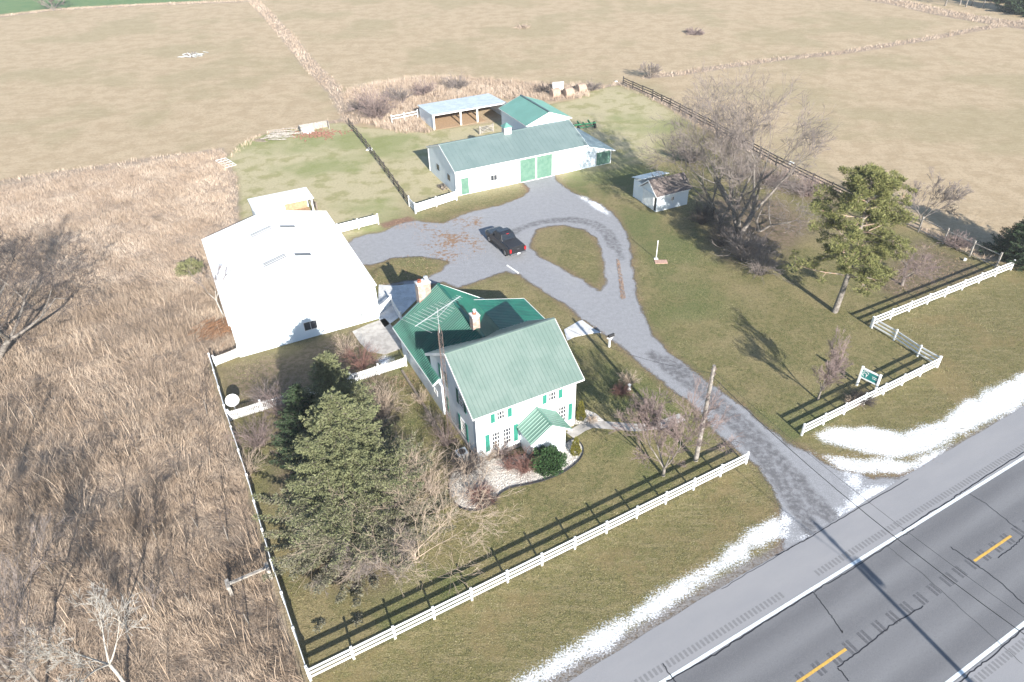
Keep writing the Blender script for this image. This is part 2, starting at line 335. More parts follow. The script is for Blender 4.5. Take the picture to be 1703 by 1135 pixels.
A['a_snow'] = S(lambda P: union(SNOWS)(P)+.12); A['a_edge'] = S(lambda P: np.abs((P-RF_O)@np.array([-sin(RF_A), cos(RF_A)])-2.6)-.75); A['a_strip'] = S(strips)
A['a_past'] = S(lambda P: sdf(P, PW([(300, 420), (350, 220), (560, 190), (820, 195), (980, 130), (1150, 170), (1100, 260), (1000, 290), (870, 305), (690, 345), (640, 400), (540, 420)])))
A['a_verge'] = S(lambda P: sdf(P, PW([(513, 1132), (1243, 770), (1300, 850), (1320, 735), (1335, 726), (1560, 613), (1450, 545), (1690, 448), (1800, 420), (1900, 560), (1300, 1000), (1000, 1300), (500, 1400)])))
A['a_bare'] = S(union([PW([(1480, 440), (1530, 400), (1620, 440), (1640, 455), (1560, 480), (1500, 500), (1460, 480)]), PW([(560, 620), (640, 600), (680, 900), (640, 980), (520, 960), (450, 800), (470, 700)]), PW([(1160, 330), (1300, 330), (1360, 380), (1280, 440), (1200, 430)]), PW([(362, 612), (460, 588), (545, 556), (600, 548), (640, 600), (600, 640), (480, 672), (384, 690)]), PW([(1160, 210), (1300, 290), (1400, 330), (1380, 345), (1250, 300)])]))
A['a_leaf'] = S(union([PW([(1024, 432), (1030, 430), (1042, 496), (1032, 498)]), PW([(630, 372), (680, 360), (690, 368), (640, 380)]), PW([(870, 305), (890, 305), (893, 320), (880, 325)])]))
A['a_gpatch'] = S(union([PW([(700, 372), (800, 360), (805, 420), (740, 440), (690, 400)])]))
A['a_gfar'] = S(lambda P: sdf(P, PW([(-400, 60), (0, 24), (90, 14), (240, 6), (400, -2), (430, -6), (430, -200), (-900, -200)])))
tracks = [PW(p) for p in ([(818, 402), (850, 386), (885, 372), (920, 365), (955, 363), (990, 370), (1013, 385), (1026, 404), (1033, 430)], [(838, 398), (868, 381), (900, 370), (940, 367), (975, 371), (1003, 386), (1018, 412)],
   [(1085, 590), (1120, 620), (1170, 655), (1230, 715), (1290, 790), (1330, 850), (1360, 900)], [(1110, 600), (1140, 620), (1200, 672), (1260, 725), (1320, 790), (1370, 850), (1400, 870)])]
A['a_track'] = S(lambda P: np.min([sdf(P, q, False)+(0 if i < 2 else -.25) for i, q in enumerate(tracks)], 0))
nx_, ny_ = len(GX), len(GY)
idx = np.arange(nx_*ny_).reshape(ny_, nx_)
FQ = np.stack([idx[:-1, :-1], idx[:-1, 1:], idx[1:, 1:], idx[1:, :-1]], -1).reshape(-1, 4)
cen = lambda n: A[n][FQ].mean(1)
rng = np.random.default_rng(5)
cls = np.zeros(len(FQ), int)
cls[(cen('a_lawn') < 0) | (cen('a_verge') < 0)] = 1
cls[cen('a_reed') < 0] = 2
cls[cen('a_grav') < 0] = 3
cls[cen('a_snow') < 0] = 4
names = ['field', 'lawn', 'rough_ground', 'gravel_driveway', 'snow']
for ci, nme in enumerate(names):
    f = FQ[cls == ci]; u, inv = np.unique(f, return_inverse=True); inv = inv.reshape(f.shape)
    V = np.column_stack([PP[u], np.zeros(len(u))])
    o = np_mesh(nme, V, inv, M['ground'], attrs={n: a[u] for n, a in A.items()})
    tag(o, kind='structure')
# ------------------------------------------------------------------ road
def RL(u, v): return loc(RF_O, RF_A, u, v)
def ribbon(mb, pts, wd, z, m=0):
    pts = [np.array(p) for p in pts]
    L = []; Rr = []
    for i, p in enumerate(pts):
        d = pts[min(i+1, len(pts)-1)]-pts[max(i-1, 0)]; d = d/np.linalg.norm(d); n = np.array([-d[1], d[0]])*wd/2; L.append(p+n); Rr.append(p-n)
    for i in range(len(pts)-1): mb.quad((*L[i], z), (*Rr[i], z), (*Rr[i+1], z), (*L[i+1], z), m=m)
def asphalt():
    k = NT('road_asphalt'); P = k.pos(True); sx = k.n('ShaderNodeSeparateXYZ'); k.t.links.new(P, sx.inputs[0]); y = sx.outputs[1]
    nb = k.noise(.25, 4, .6, k.scaled(P, .25, 1.6, 1)); nf = k.noise(30, 3, .7, P); nn = k.noise(1.2, 4, .6, k.scaled(P, .2, 1, 1))
    c = k.mix(k.ramp(nb, .42, .6), (.165, .165, .172), (.14, .14, .147))
    # wheel polish bands
    def band(cy, wd, s): return k.ramp(k.m('ABSOLUTE', k.m('SUBTRACT', y, cy)), 0, wd, s, 0)
    for cy, wd, s in ((-.75, .75, .6), (-2.7, .75, .55), (-4.5, .7, .35), (-6.5, .8, .5)): c = k.mix(k.m('MULTIPLY', band(cy, wd, s), k.ramp(nn, .25, .6, .5, 1)), c, (.10, .10, .107))
    for cy, wd, s in ((-1.75, .55, .5), (-5.5, .6, .5)): c = k.mix(band(cy, wd, s), c, (.19, .19, .195))
    c = k.mix(k.ramp(nf, .5, .6, 0, .35), c, (.26, .26, .26)); c = k.mix(k.ramp(k.noise(9, 4, .8, P), .53, .62, 0, .3), c, (.09, .09, .095))
    k.bump(nf, .004); return k.out(c, .8, .3)
def shoulder():
    k = NT('road_shoulder'); P = k.pos(True); nb = k.noise(.5, 5, .6, k.scaled(P, .3, 1.2, 1)); nf = k.noise(35, 3, .7, P)
    c = k.mix(k.ramp(nb, .3, .7), (.265, .262, .268), (.235, .235, .245)); c = k.mix(k.ramp(nf, .45, .75, 0, .5), c, (.36, .35, .35)); k.bump(nf, .003); return k.out(c, .85, .2)
M['asphalt'] = asphalt(); M['shoulder'] = shoulder()
M['roadwhite'] = simple('road_paint_white', (.74, .78, .80), (.55, .6, .62), 6, .6)
M['roadyellow'] = simple('road_paint_yellow', (.62, .38, .07), (.48, .30, .08), 6, .6)
M['tar'] = simple('tar_seal', (.018, .018, .022), (.03, .03, .034), 6, .45)
M['rumble'] = simple('rumble_groove', (.205, .203, .208), (.17, .17, .175), 10, .9)
M['rumble2'] = simple('centre_rumble_groove', (.085, .085, .09), (.12, .12, .13), 10, .9)
road = thing('road', RF_O, None, None, RF_A); tag(road, kind='structure')
b = MB(); b.quad((-400, -7.62, .006), (400, -7.62, .006), (400, .12, .006), (-400, .12, .006)); b.build('carriageway', M['asphalt'], road)
for nme, v0, v1 in (('shoulder', .12, 2.62), ('shoulder', -10.4, -7.62)):
    b = MB(); xs = np.arange(-60, 60, .5); r = random.Random(3)
    for i in range(len(xs)-1):
        e0 = (v1 if v1 > 0 else v1)+(.02*sin(xs[i]*1.7)+.05*sin(xs[i]*.31)+xs[i]*.016 if v1 > 0 else 0); e1 = (v1)+(.02*sin(xs[i+1]*1.7)+.05*sin(xs[i+1]*.31)+xs[i+1]*.016 if v1 > 0 else 0)
        lo = v0; 
        b.quad((xs[i], lo, .006), (xs[i+1], lo, .006), (xs[i+1], e1, .006), (xs[i], e0, .006))
    b.build(nme, M['shoulder'], road)
for v in (0.0, -7.45):
    b = MB(); b.quad((-60, v-.1, .011), (60, v-.1, .011), (60, v+.1, .011), (-60, v+.1, .011)); b.build('edge_line', M['roadwhite'], road)
u0 = np.dot(G(1336, 1133.6)-RF_O, (cos(RF_A), sin(RF_A)))-.35
b = MB()
for k_ in range(-3, 5):
    c0 = u0+15.1*k_; b.box(c0, c0+3.75, -3.62, -3.47, .008, .012)
b.build('centre_dash', M['roadyellow'], road)
b = MB()
for i in range(-70, 130):
    u = i*.3
    if not (9.2 < u < 12.0): b.quad((u, .42, .010), (u+.17, .42, .010), (u+.17, .82, .010), (u, .82, .010))
    b.quad((u, -8.3, .010), (u+.17, -8.3, .010), (u+.17, -7.9, .010), (u, -7.9, .010))
b.build('rumble_strip', M['rumble'], road)
b = MB()
for i in range(-70, 150):
    u = i*.3
    if (int(u/.6) % 2) == 0: b.quad((u, -3.95, .010), (u+.2, -3.95, .010), (u+.2, -3.2, .010), (u, -3.2, .010))
b.build('centre_rumble', M['rumble2'], road)
def rpx(pts): 
    out = []
    for p in pts:
        q = G(*p)-RF_O; out.append(np.array([q[0]*cos(RF_A)+q[1]*sin(RF_A), -q[0]*sin(RF_A)+q[1]*cos(RF_A)]))
    return out
def wob(pts, s, n=14, amp=.05):
    r = np.random.default_rng(s); o = []
    for a, c in zip(pts[:-1], pts[1:]):
        for t in np.linspace(0, 1, n, endpoint=False): o.append(a+(c-a)*t+r.normal(0, amp*.5, 2))
    o.append(pts[-1]); return o
cr = MB()
for i, (p, wd) in enumerate([([(1102, 1104), (1120, 1130), (1128, 1140)], .06), ([(1108, 1134), (1190, 1088), (1270, 1036), (1352, 985)], .07), ([(1352, 985), (1380, 1022), (1400, 1050), (1400, 1052)], .06), ([(1352, 985), (1410, 952), (1500, 892), (1520, 880)], .05),
    ([(1500, 884), (1580, 832), (1610, 812), (1703, 752)], .07), ([(1612, 822), (1640, 838), (1692, 880)], .05), ([(1582, 911), (1630, 944), (1665, 970), (1703, 1005)], .07), ([(1393, 1110), (1440, 1075), (1480, 1042), (1535, 1008)], .06), ([(1393, 1110), (1412, 1133)], .07),
    ([(1590, 1140), (1640, 1100), (1703, 1046)], .06), ([(1660, 928), (1690, 905), (1705, 890)], .05), ([(1290, 925), (1345, 895), (1420, 850), (1511, 797)], .05), ([(1345, 895), (1300, 920), (1200, 980)], .03), ([(1470, 905), (1540, 960), (1640, 1050), (1700, 1104)], .03)]):
    ribbon(cr, wob(rpx(p), i, 12, .05), wd, .0125)
cr.build('tar_crack', M['tar'], road)
# ------------------------------------------------------------------ building helpers (local frames)
def npv(*a): return np.array(a, float)
def roof_plane(mb, a, b_, c, d, n=0, th=.10, rh=.03, rw=.045, m=0, mr=None):
    """a-b eave, d-c ridge; slab plus standing ribs from eave to ridge"""
    a, b_, c, d = map(npv, (a, b_, c, d)) if False else [np.array(q, float) for q in (a, b_, c, d)]
    nr = np.cross(b_-a, d-a); nr /= np.linalg.norm(nr); 
    if nr[2] < 0: nr = -nr
    q = [a, b_, c, d]; lo = [p-nr*th for p in q]
    mb.quad(*q, m=m); mb.quad(*lo[::-1], m=m)
    for i in range(4): mb.quad(q[i], lo[i], lo[(i+1) % 4], q[(i+1) % 4], m=m)
    for i in range(n):
        t = (i+.5)/n; p0 = a+(b_-a)*t; p1 = d+(c-d)*t; s = (b_-a)/np.linalg.norm(b_-a)*rw/2
        if np.linalg.norm(p1-p0) < .2: continue
        mb.quad(p0-s*1.4+nr*.001, p0-s*.5+nr*rh, p1-s*.5+nr*rh, p1-s*1.4+nr*.001, m=m)
        mb.quad(p0-s*.5+nr*rh, p0+s*.5+nr*rh, p1+s*.5+nr*rh, p1-s*.5+nr*rh, m=m)
        mb.quad(p0+s*.5+nr*rh, p0+s*1.4+nr*.001, p1+s*1.4+nr*.001, p1+s*.5+nr*rh, m=m)
        mb.quad(p0-s*1.4, p0-s*.5+nr*rh, p0+s*.5+nr*rh, p0+s*1.4, m=m)
def gable_walls(mb, u0, u1, v0, v1, hw, hr, ridge='u', m=0):
    """closed pentagon prism; ridge='u': ridge runs along u"""
    if ridge == 'u':
        vm = (v0+v1)/2; P = [(u0, v0, 0), (u0, v1, 0), (u0, v1, hw), (u0, vm, hr), (u0, v0, hw)]; mb.prism(P, (0, 0, 0), (u1-u0, 0, 0), m)
    else:
        um = (u0+u1)/2; P = [(u0, v0, 0), (u1, v0, 0), (u1, v0, hw), (um, v0, hr), (u0, v0, hw)]; mb.prism(P, (0, 0, 0), (0, v1-v0, 0), m)
def window(par, o, r, nrm, w, h, cols=1, rows=1, frame=.06, mframe='white', name='window', mglass='glass'):
    """o = lower left corner on the wall, r = unit vector to the right, nrm = outward normal"""
    o, r, nrm = (np.array(q, float) for q in (o, r, nrm)); z = npv(0, 0, 1); f = MB(); t = .03
    def fb(x0, x1, z0, z1, dep=t):
        c = o+r*(x0+x1)/2+z*(z0+z1)/2+nrm*dep/2; f.obox(c, r*(x1-x0)/2, nrm*(dep/2+.004), z*(z1-z0)/2)
    fb(0, w, 0, frame); fb(0, w, h-frame, h); fb(0, frame, frame, h-frame); fb(w-frame, w, frame, h-frame)
    for i in range(1, cols): x = w*i/cols; fb(x-.016, x+.016, frame, h-frame, t*.7)
    for i in range(1, rows): y = h*i/rows; wd = .04 if rows == 4 and i == 2 else .016; fb(frame, w-frame, y-wd, y+wd, t*.85)
    fo = f.build(name, M[mframe], par)
    g = MB(); g.obox(o+r*w/2+z*h/2+nrm*.006, r*(w/2-frame*.6), nrm*.004, z*(h/2-frame*.6)); g.build('pane', M[mglass], fo)
    return fo
def panel(par, o, r, nrm, w, h, mat_, name, th=.03, louv=0):
    o, r, nrm = (np.array(q, float) for q in (o, r, nrm)); z = npv(0, 0, 1); f = MB()
    f.obox(o+r*w/2+z*h/2+nrm*th/2, r*w/2, nrm*(th/2+.003), z*h/2)
    for i in range(louv): zz = h*(i+.5)/louv; f.obox(o+r*w/2+z*zz+nrm*(th+.006), r*(w/2-.03), nrm*.006, z*(h/louv*.28))
    return f.build(name, M[mat_], par)
# ------------------------------------------------------------------ farmhouse
H = thing('farmhouse', (*HF_O, 0), 'white farmhouse with green metal roofs, two brick chimneys and a small front porch', 'house', HF_A)
mb = MB(); gable_walls(mb, -8.0, 0, 0, 8.15, 4.42, 7.05, 'u')
mb.build('wall', M['siding'], H)
mb = MB(); mb.box(-8.03, .03, -.03, 8.18, 0, .35); mb.build('foundation', M['concrete'], H)
EZ, EV, RZ, RV = 4.42, -.20, 7.22, 4.08
mb = MB(); roof_plane(mb, (-8.28, EV, EZ), (.62, EV, EZ), (.62, RV, RZ), (-8.28, RV, RZ), 28, .10)
mb.box(-8.28, .62, RV-.09, RV+.09, RZ-.05, RZ+.035)
front_roof = mb.build('roof', M['greenfade'], H); front_roof['label'] = 'faded pale green roof of the front block'
mb = MB(); roof_plane(mb, (.62, 2*RV-EV, EZ), (-8.28, 2*RV-EV, EZ), (-8.28, RV, RZ), (.62, RV, RZ), 28, .10)
mb.build('roof', M['greenfade'], H)
mb = MB()  # fascia, rake boards and gutter
for u in (-8.30, .64):
    for s in (1, -1):
        ve = EV if s > 0 else 2*RV-EV
        mb.bar((u, ve, EZ-.09), (u, RV, RZ-.09), .03, .2)
mb.box(-8.3, .64, EV-.04, EV+.0, EZ-.11, EZ-.01); mb.box(-8.3, .64, 2*RV-EV, 2*RV-EV+.05, EZ-.16, EZ-.02)
for u in (-8.04, .0): mb.box(u-.0, u+.05, -.05, .05, .2, 4.3)
mb.build('trim', M['white'], H)
r_, n_ = (1, 0, 0), (0, -1, 0)
window(H, (-6.88, 0, .82), r_, n_, .66, 1.5, 3, 4); window(H, (-5.97, 0, .82), r_, n_, .66, 1.5, 3, 4); window(H, (-1.40, 0, .90), r_, n_, .66, 1.5, 3, 4)
for u in (-7.36, -5.10, -.52): panel(H, (u, 0, .76), r_, n_, .33, 1.58, 'shutter', 'shutter', .03, 12)
for u in (-6.42, -2.26): window(H, (u, 0, 3.34), r_, n_, .64, .80, 3, 2)
for u in (-6.86, -5.53, -2.71, -1.39): panel(H, (u, 0, 3.28), r_, n_, .32, .86, 'shutter', 'shutter', .03, 6)
# west side, seen at a slant
r_, n_ = (0, -1, 0), (-1, 0, 0)
for v, z, hh in ((2.75, .8, 1.45), (6.2, .9, 1.3), (2.75, 3.45, 1.2), (6.0, 3.5, 1.2)):
    window(H, (-8, v, z), r_, n_, .78, hh, 3, 4)
    panel(H, (-8, v+.42, z-.05), r_, n_, .36, hh+.1, 'shutterdark', 'shutter', .03, 10); panel(H, (-8, v-.84, z-.05), r_, n_, .36, hh+.1, 'shutterdark', 'shutter', .03, 10)
r_, n_ = (0, 1, 0), (1, 0, 0)
for v, z, hh in ((1.6, .9, 1.4), (5.4, .9, 1.4), (2.2, 3.5, 1.2), (5.2, 3.5, 1.2)): window(H, (0, v, z), r_, n_, .78, hh, 3, 4)
# rear wing
mb = MB()
P = [(-8.14, 8.0, 0), (-.3, 8.0, 0), (-.3, 8.0, 3.05), (-4.2, 8.0, 5.55), (-8.14, 8.0, 2.98)]
mb.prism(P, (0, 0, 0), (0, 7.0, 0)); mb.box(-8.14, -7.95, 5.9, 8.0, 0, 2.86); mb.build('wall', M['siding'], H)
mb = MB()
wz, rz2, rv0, nv = 2.80, 5.82, 5.3, 15.25
nrib = 44
roof_plane(mb, (-8.60, 6.45, wz), (-8.60, nv, wz), (-4.2, nv, rz2), (-4.2, 6.45, rz2), 36, .09, .075, .07)
o = mb.build('roof', M['greendark'], H); o['label'] = 'deep green ribbed roof of the rear wing'
mb = MB(); roof_plane(mb, (-1.5, nv, 3.93), (-1.5, 6.2, 3.93), (-4.2, 6.2, rz2), (-4.2, nv, rz2), 42, .09, .03, .045)
roof_plane(mb, (.05, nv, 2.86), (.05, 14.15, 2.86), (-1.5, 14.15, 3.93), (-1.5, nv, 3.93), 4, .09, .03, .045)
mb.box(-4.32, -4.08, 6.3, nv, rz2-.04, rz2+.03)
mb.build('roof', M['greendark'], H)
mb = MB(); roof_plane(mb, (3.40, 8.35, 2.55), (3.40, 14.1, 2.55), (-1.5, 14.1, 3.95), (-1.5, 8.35, 3.95), 22, .09, .03, .045)
o = mb.build('porch_roof', M['greendark'], H)
mb = MB(); mb.box(-.3, 3.1, 8.3, 13.85, 0, 2.62); mb.prism([(-1.4, 13.85, 2.5), (3.1, 13.85, 2.5), (-1.4, 13.85, 3.78)], (0, 0, 0), (0, -5.5, 0)); mb.build('sunroom', M['siding'], H)
mb = MB()
for a, c in (((-8.63, 6.42, wz-.08), (-8.63, nv+.03, wz-.08)), ((-8.6, nv+.03, wz-.09), (-4.2, nv+.03, rz2-.09)), ((-8.6, 6.43, wz-.09), (-8.0, 6.43, wz+.32)), ((-4.2, nv+.03, rz2-.09), (.05, nv+.03, 2.8)), ((3.43, 8.35, 2.47), (3.43, 14.13, 2.47)), ((3.4, 14.13, 2.47), (-1.5, 14.13, 3.87))):
    mb.bar(a, c, .05, .17)
mb.build('fascia', M['white'], H)
for v in (7.6, 10.9, 13.6): window(H, (-8.14, v, 1.15), (0, -1, 0), (-1, 0, 0), .7, .5, 2, 1)
def chimney(u0, u1, v0, v1, z0, z1, pots):
    mb = MB(); mb.box(u0, u1, v0, v1, z0, z1-.12); c = mb.build('chimney', M['brick'], H)
    k = MB(); k.box(u0-.04, u1+.04, v0-.04, v1+.04, z1-.12, z1); k.build('cap', M['concretelight'], c)
    for i, (u, v, r, hh, mt) in enumerate(pots):
        q = MB(); q.tube([(u, v, z1), (u, v, z1+hh)], [r, r*.92], 12); 
        if mt == 'steel': q.tube([(u, v, z1+hh), (u, v, z1+hh+.05), (u, v, z1+hh+.12)], [r*1.6, r*1.5, .03], 12)
        q.build('flue', M[mt], c)
M['clay'] = simple('clay_flue', (.45, .13, .07), (.36, .1, .06), 6, .8)
chimney(-6.08, -4.95, 15.02, 15.72, 0, 6.35, [(-5.78, 15.37, .17, .22, 'clay'), (-5.2, 15.37, .13, .32, 'steel')])
chimney(-4.50, -3.92, 7.55, 8.15, 4.4, 7.0, [(-4.21, 7.85, .15, .18, 'clay'), (-4.21, 7.85, .10, .36, 'steel')])
# front porch
mb = MB(); um = -3.22
mb.prism([(-4.55, -1.85, 0), (-1.88, -1.85, 0), (-1.88, -1.85, 2.2), (um, -1.85, 3.1), (-4.55, -1.85, 2.2)], (0, 0, 0), (0, 1.83, 0)); p = mb.build('porch', M['siding'], H)
mb = MB()
roof_plane(mb, (-4.90, 0.0, 2.12), (-4.90, -2.2, 2.12), (um, -2.2, 3.25), (um, 0.0, 3.25), 8); roof_plane(mb, (-1.54, -2.2, 2.12), (-1.54, 0.0, 2.12), (um, 0.0, 3.25), (um, -2.2, 3.25), 8)
mb.box(um-.07, um+.07, -2.2, 0, 3.2, 3.28); mb.build('porch_roof', M['greenporch'], p)
mb = MB(); mb.bar((-4.9, -2.22, 2.04), (um, -2.22, 3.17), .03, .13); mb.bar((-1.54, -2.22, 2.04), (um, -2.22, 3.17), .03, .13); mb.build('rake_board', M['white'], p)
panel(H, (-1.88, -1.5, .15), (0, 1, 0), (1, 0, 0), .9, 2.0, 'white', 'door', .05)
# basement entry rail, low beam along the west side
# ------------------------------------------------------------------ antenna tower
T = thing('antenna_tower', (*loc(HF_O, HF_A, -8.75, 3.35), 0), 'slim rusty lattice mast with a television antenna beside the farmhouse gable', 'antenna mast', HF_A)
mb = MB(); legs = [(.17*cos(t), .17*sin(t)) for t in (pi/2, pi/2+2*pi/3, pi/2+4*pi/3)]; TH = 9.6
for x, y in legs: mb.tube([(x, y, 0), (x, y, TH), (x*.1, y*.1, TH+.7)], .018, 6)
for i in range(24):
    z0 = i*.4; z1 = z0+.4
    for a in range(3):
        p, q = legs[a], legs[(a+1) % 3]; 
        if i % 2: p, q = q, p
        mb.tube([(p[0], p[1], z0), (q[0], q[1], z1)], .009, 4); mb.tube([(p[0], p[1], z1), (q[0], q[1], z1)], .009, 4)
mb.build('lattice_mast', M['rust'], T)
mb = MB(); mb.tube([(0, 0, TH), (0, 0, TH+2.0)], .022, 6)
bz = TH+1.7; ba = radians(25); bd = npv(cos(ba), sin(ba), 0)*1.0; bn = npv(-sin(ba), cos(ba), 0)
def BP(t, s, z=0): return tuple(bd*t+bn*s+npv(0, 0, bz+z))
mb.tube([BP(-2.1, 0), BP(2.3, 0)], .028, 6); mb.tube([BP(-1.2, 0, -.02), BP(0, 0, -.45), BP(1.4, 0, -.02)], .014, 5)
for i, t in enumerate(np.linspace(-2.0, .9, 10)): L_ = 1.35-.07*i; mb.tube([BP(t, -L_), BP(t, L_)], .011, 5)
for t in np.linspace(1.1, 2.2, 6): mb.tube([BP(t, -.28, .02), BP(t, .28, .02)], .010, 5)
mb.build('antenna', M['steel'], T)
# ------------------------------------------------------------------ long barn
B = thing('long_barn', (*BF_O, 0), 'long white barn with grey-green metal roof, cupola and tall green sliding doors', 'barn', BF_A)
bd2 = 9.5; mb = MB(); gable_walls(mb, .05, 18.45, 0, bd2, 3.3, 5.0, 'u'); mb.build('wall', M['whitemetal'], B)
mb = MB(); roof_plane(mb, (-.08, -.28, 3.30), (18.75, -.28, 3.30), (18.75, 4.75, 5.14), (-.08, 4.75, 5.14), 30, .09, .02, .03)
mb.box(-.08, 18.75, 4.65, 4.85, 5.1, 5.165); mb.build('roof', M['barnroof'], B)
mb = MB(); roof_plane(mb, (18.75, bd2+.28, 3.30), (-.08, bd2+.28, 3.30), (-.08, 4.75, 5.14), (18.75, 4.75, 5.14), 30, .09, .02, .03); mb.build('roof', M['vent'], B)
mb = MB(); 
for u in (-.1, 18.77):
    mb.bar((u, -.28, 3.2), (u, 4.75, 5.04), .04, .16); mb.bar((u, bd2+.28, 3.2), (u, 4.75, 5.04), .04, .16)
mb.box(-.1, 18.77, -.33, -.28, 3.14, 3.3); mb.box(.02, .14, -.04, .06, 0, 3.2); mb.box(.0, .05, 9.4, 9.54, 0, 3.2); mb.build('trim', M['white'], B)
d = MB(); d.box(8.86, 11.04, -.09, -.03, .06, 3.05)
for i in range(9): x = 8.95+i*.245; d.box(x, x+.05, -.108, -.088, .08, 3.03)
d.build('sliding_door', M['greendoor'], B)
d = MB(); d.box(11.28, 13.5, -.09, -.03, .06, 3.05)
for i in range(9): x = 11.37+i*.245; d.box(x, x+.05, -.108, -.088, .08, 3.03)
d.build('sliding_door', M['greendoor'], B)
d = MB()
for x in (8.76, 11.05, 13.5): d.box(x, x+.1 if x != 11.05 else x+.22, -.12, -.0, 0, 3.12)
d.box(8.6, 13.8, -.14, -.0, 3.08, 3.2); d.box(8.76, 13.6, -.12, 0, 0, .06); d.build('door_frame', M['white'], B)
d = MB(); d.box(.72, 1.74, -.07, -.01, .08, 2.2); 
for i in range(4): d.box(.8+i*.25, .84+i*.25, -.085, -.068, .1, 2.18)
d.build('door', M['greendoor'], B)
d = MB(); d.box(.64, .72, -.08, 0, 0, 2.28); d.box(1.74, 1.82, -.08, 0, 0, 2.28); d.box(.64, 1.82, -.08, 0, 2.2, 2.28); d.build('door_frame', M['white'], B)
window(B, (4.72, 0, 1.0), (1, 0, 0), (0, -1, 0), .98, .82, 2, 1, .07)
d = MB(); d.tube([(1.0, -.02, 2.62), (1.0, -.16, 2.68), (1.0, -.2, 2.56)], .035, 6); d.build('lamp', M['steel'], B)
for v in (6.55, 2.75): window(B, (.05, v, 1.28), (0, -1, 0), (-1, 0, 0), .85, .75, 2, 1, .03, 'dark')
# cupola
cu = MB(); cu.box(8.87, 9.83, 4.25, 5.2, 4.7, 5.86); c_ = cu.build('cupola', M['white'], B)
cu = MB(); ap = (9.35, 4.72, 6.4); q = [(8.75, 4.13, 5.86), (9.95, 4.13, 5.86), (9.95, 5.32, 5.86), (8.75, 5.32, 5.86)]
for i in range(4): cu.quad(q[i], q[(i+1) % 4], ap)
cu.quad(*q[::-1]); cu.build('cupola_roof', M['rearroof'], c_)
cu = MB()
for i in range(5): cu.box(8.85, 8.87, 4.4, 5.05, 5.0+i*.14, 5.08+i*.14)
cu.build('louvre', M['woodgrey'], c_)
# lean-to on the east end
mb = MB(); mb.prism([(18.45, 0, 0), (22.6, 0, 0), (22.6, 0, 1.82), (18.45, 0, 3.02)], (0, 0, 0), (0, 9.3, 0)); L = mb.build('lean_to', M['whitemetal'], B)
mb = MB(); roof_plane(mb, (23.15, -.25, 1.80), (23.15, 9.6, 1.80), (18.80, 9.6, 3.12), (18.80, -.25, 3.12), 12, .07, .02, .04); mb.build('lean_to_roof', M['ltroof'], L)
mb = MB(); mb.box(20.3, 22.48, -.06, -.01, .08, 1.86)
for i in range(9): mb.box(20.36+i*.24, 20.40+i*.24, -.075, -.058, .1, 1.84)
mb.build('lean_to_door', M['greendoor'], L)
mb = MB(); mb.box(20.22, 20.3, -.08, 0, 0, 1.95); mb.box(22.48, 22.6, -.08, 0, 0, 1.9); mb.box(20.3, 22.48, -.08, 0, 1.86, 1.95); mb.bar((18.7, -.28, 3.03), (23.15, -.28, 1.72), .04, .13); mb.build('lean_to_trim', M['white'], L)
# ------------------------------------------------------------------ rear barn
RB = thing('rear_barn', (*BF_O, 0), 'smaller white barn with bright green gable roof and dark ridge vent behind the long barn', 'barn', BF_A)
mb = MB(); mb.prism([(15.75, 11.4, 0), (22.6, 11.4, 0), (22.6, 11.4, 2.98), (19.17, 11.4, 4.2), (15.75, 11.4, 2.98)], (0, 0, 0), (0, 8.7, 0)); mb.build('wall', M['whitemetal_y'], RB)
mb = MB(); roof_plane(mb, (15.45, 20.35, 2.98), (15.45, 11.15, 2.98), (19.17, 11.15, 4.36), (19.17, 20.35, 4.36), 24, .08, .02, .03); roof_plane(mb, (22.9, 11.15, 2.98), (22.9, 20.35, 2.98), (19.17, 20.35, 4.36), (19.17, 11.15, 4.36), 24, .08, .02, .03); mb.build('roof', M['rearroof'], RB)
mb = MB(); mb.box(19.02, 19.32, 11.15, 20.35, 4.33, 4.44); 
mb.build('ridge_vent', M['vent'], RB)
mb = MB()
for v in (11.12, 20.38): mb.bar((15.45, v, 2.9), (19.17, v, 4.28), .04, .14); mb.bar((22.9, v, 2.9), (19.17, v, 4.28), .04, .14)
mb.bar((15.42, 11.1, 2.92), (15.42, 20.4, 2.92), .03, .1); mb.build('trim', M['white'], RB)
# ------------------------------------------------------------------ open shelter
SH = thing('livestock_shelter', (*BF_O, 0), 'open-fronted white run-in shelter with a pale metal lean roof and straw floor', 'shelter', BF_A)
mb = MB(); mb.box(6.25, 6.33, 24.45, 30.7, 0, 2.1); mb.box(6.33, 18.1, 30.62, 30.7, 0, 2.0); mb.box(18.1, 18.18, 24.45, 30.7, 0, 2.1); mb.build('wall', M['whitemetal_y'], SH)
mb = MB(); roof_plane(mb, (6.05, 24.1, 2.38), (18.5, 24.1, 2.38), (18.5, 30.9, 2.05), (6.05, 30.9, 2.05), 16, .08, .02, .04); mb.build('roof', M['greyroof'], SH)
mb = MB(); mb.box(6.05, 18.5, 24.07, 24.1, 2.2, 2.38); mb.build('fascia', M['white'], SH)
for u in (6.32, 10.75, 13.55, 18.05):
    mb = MB(); mb.box(u-.12, u+.12, 24.3, 24.5, 0, 2.28); mb.build('post', M['white'], SH)
for u in (10.75, 13.55):
    mb = MB(); mb.bar((u, 24.5, 2.1), (u, 30.6, 1.85), .08, .2); mb.box(u-.04, u+.04, 24.6, 30.6, .9, 1.1); mb.build('rafter', M['wood'], SH)
mb = MB(); mb.box(6.3, 18.1, 30.55, 30.61, 0, 1.7); mb.build('kick_board', M['straw'], SH)
mb = MB(); mb.box(6.35, 14.9, 24.1, 30.55, .0, .03); mb.build('straw_floor', M['straw'], SH)
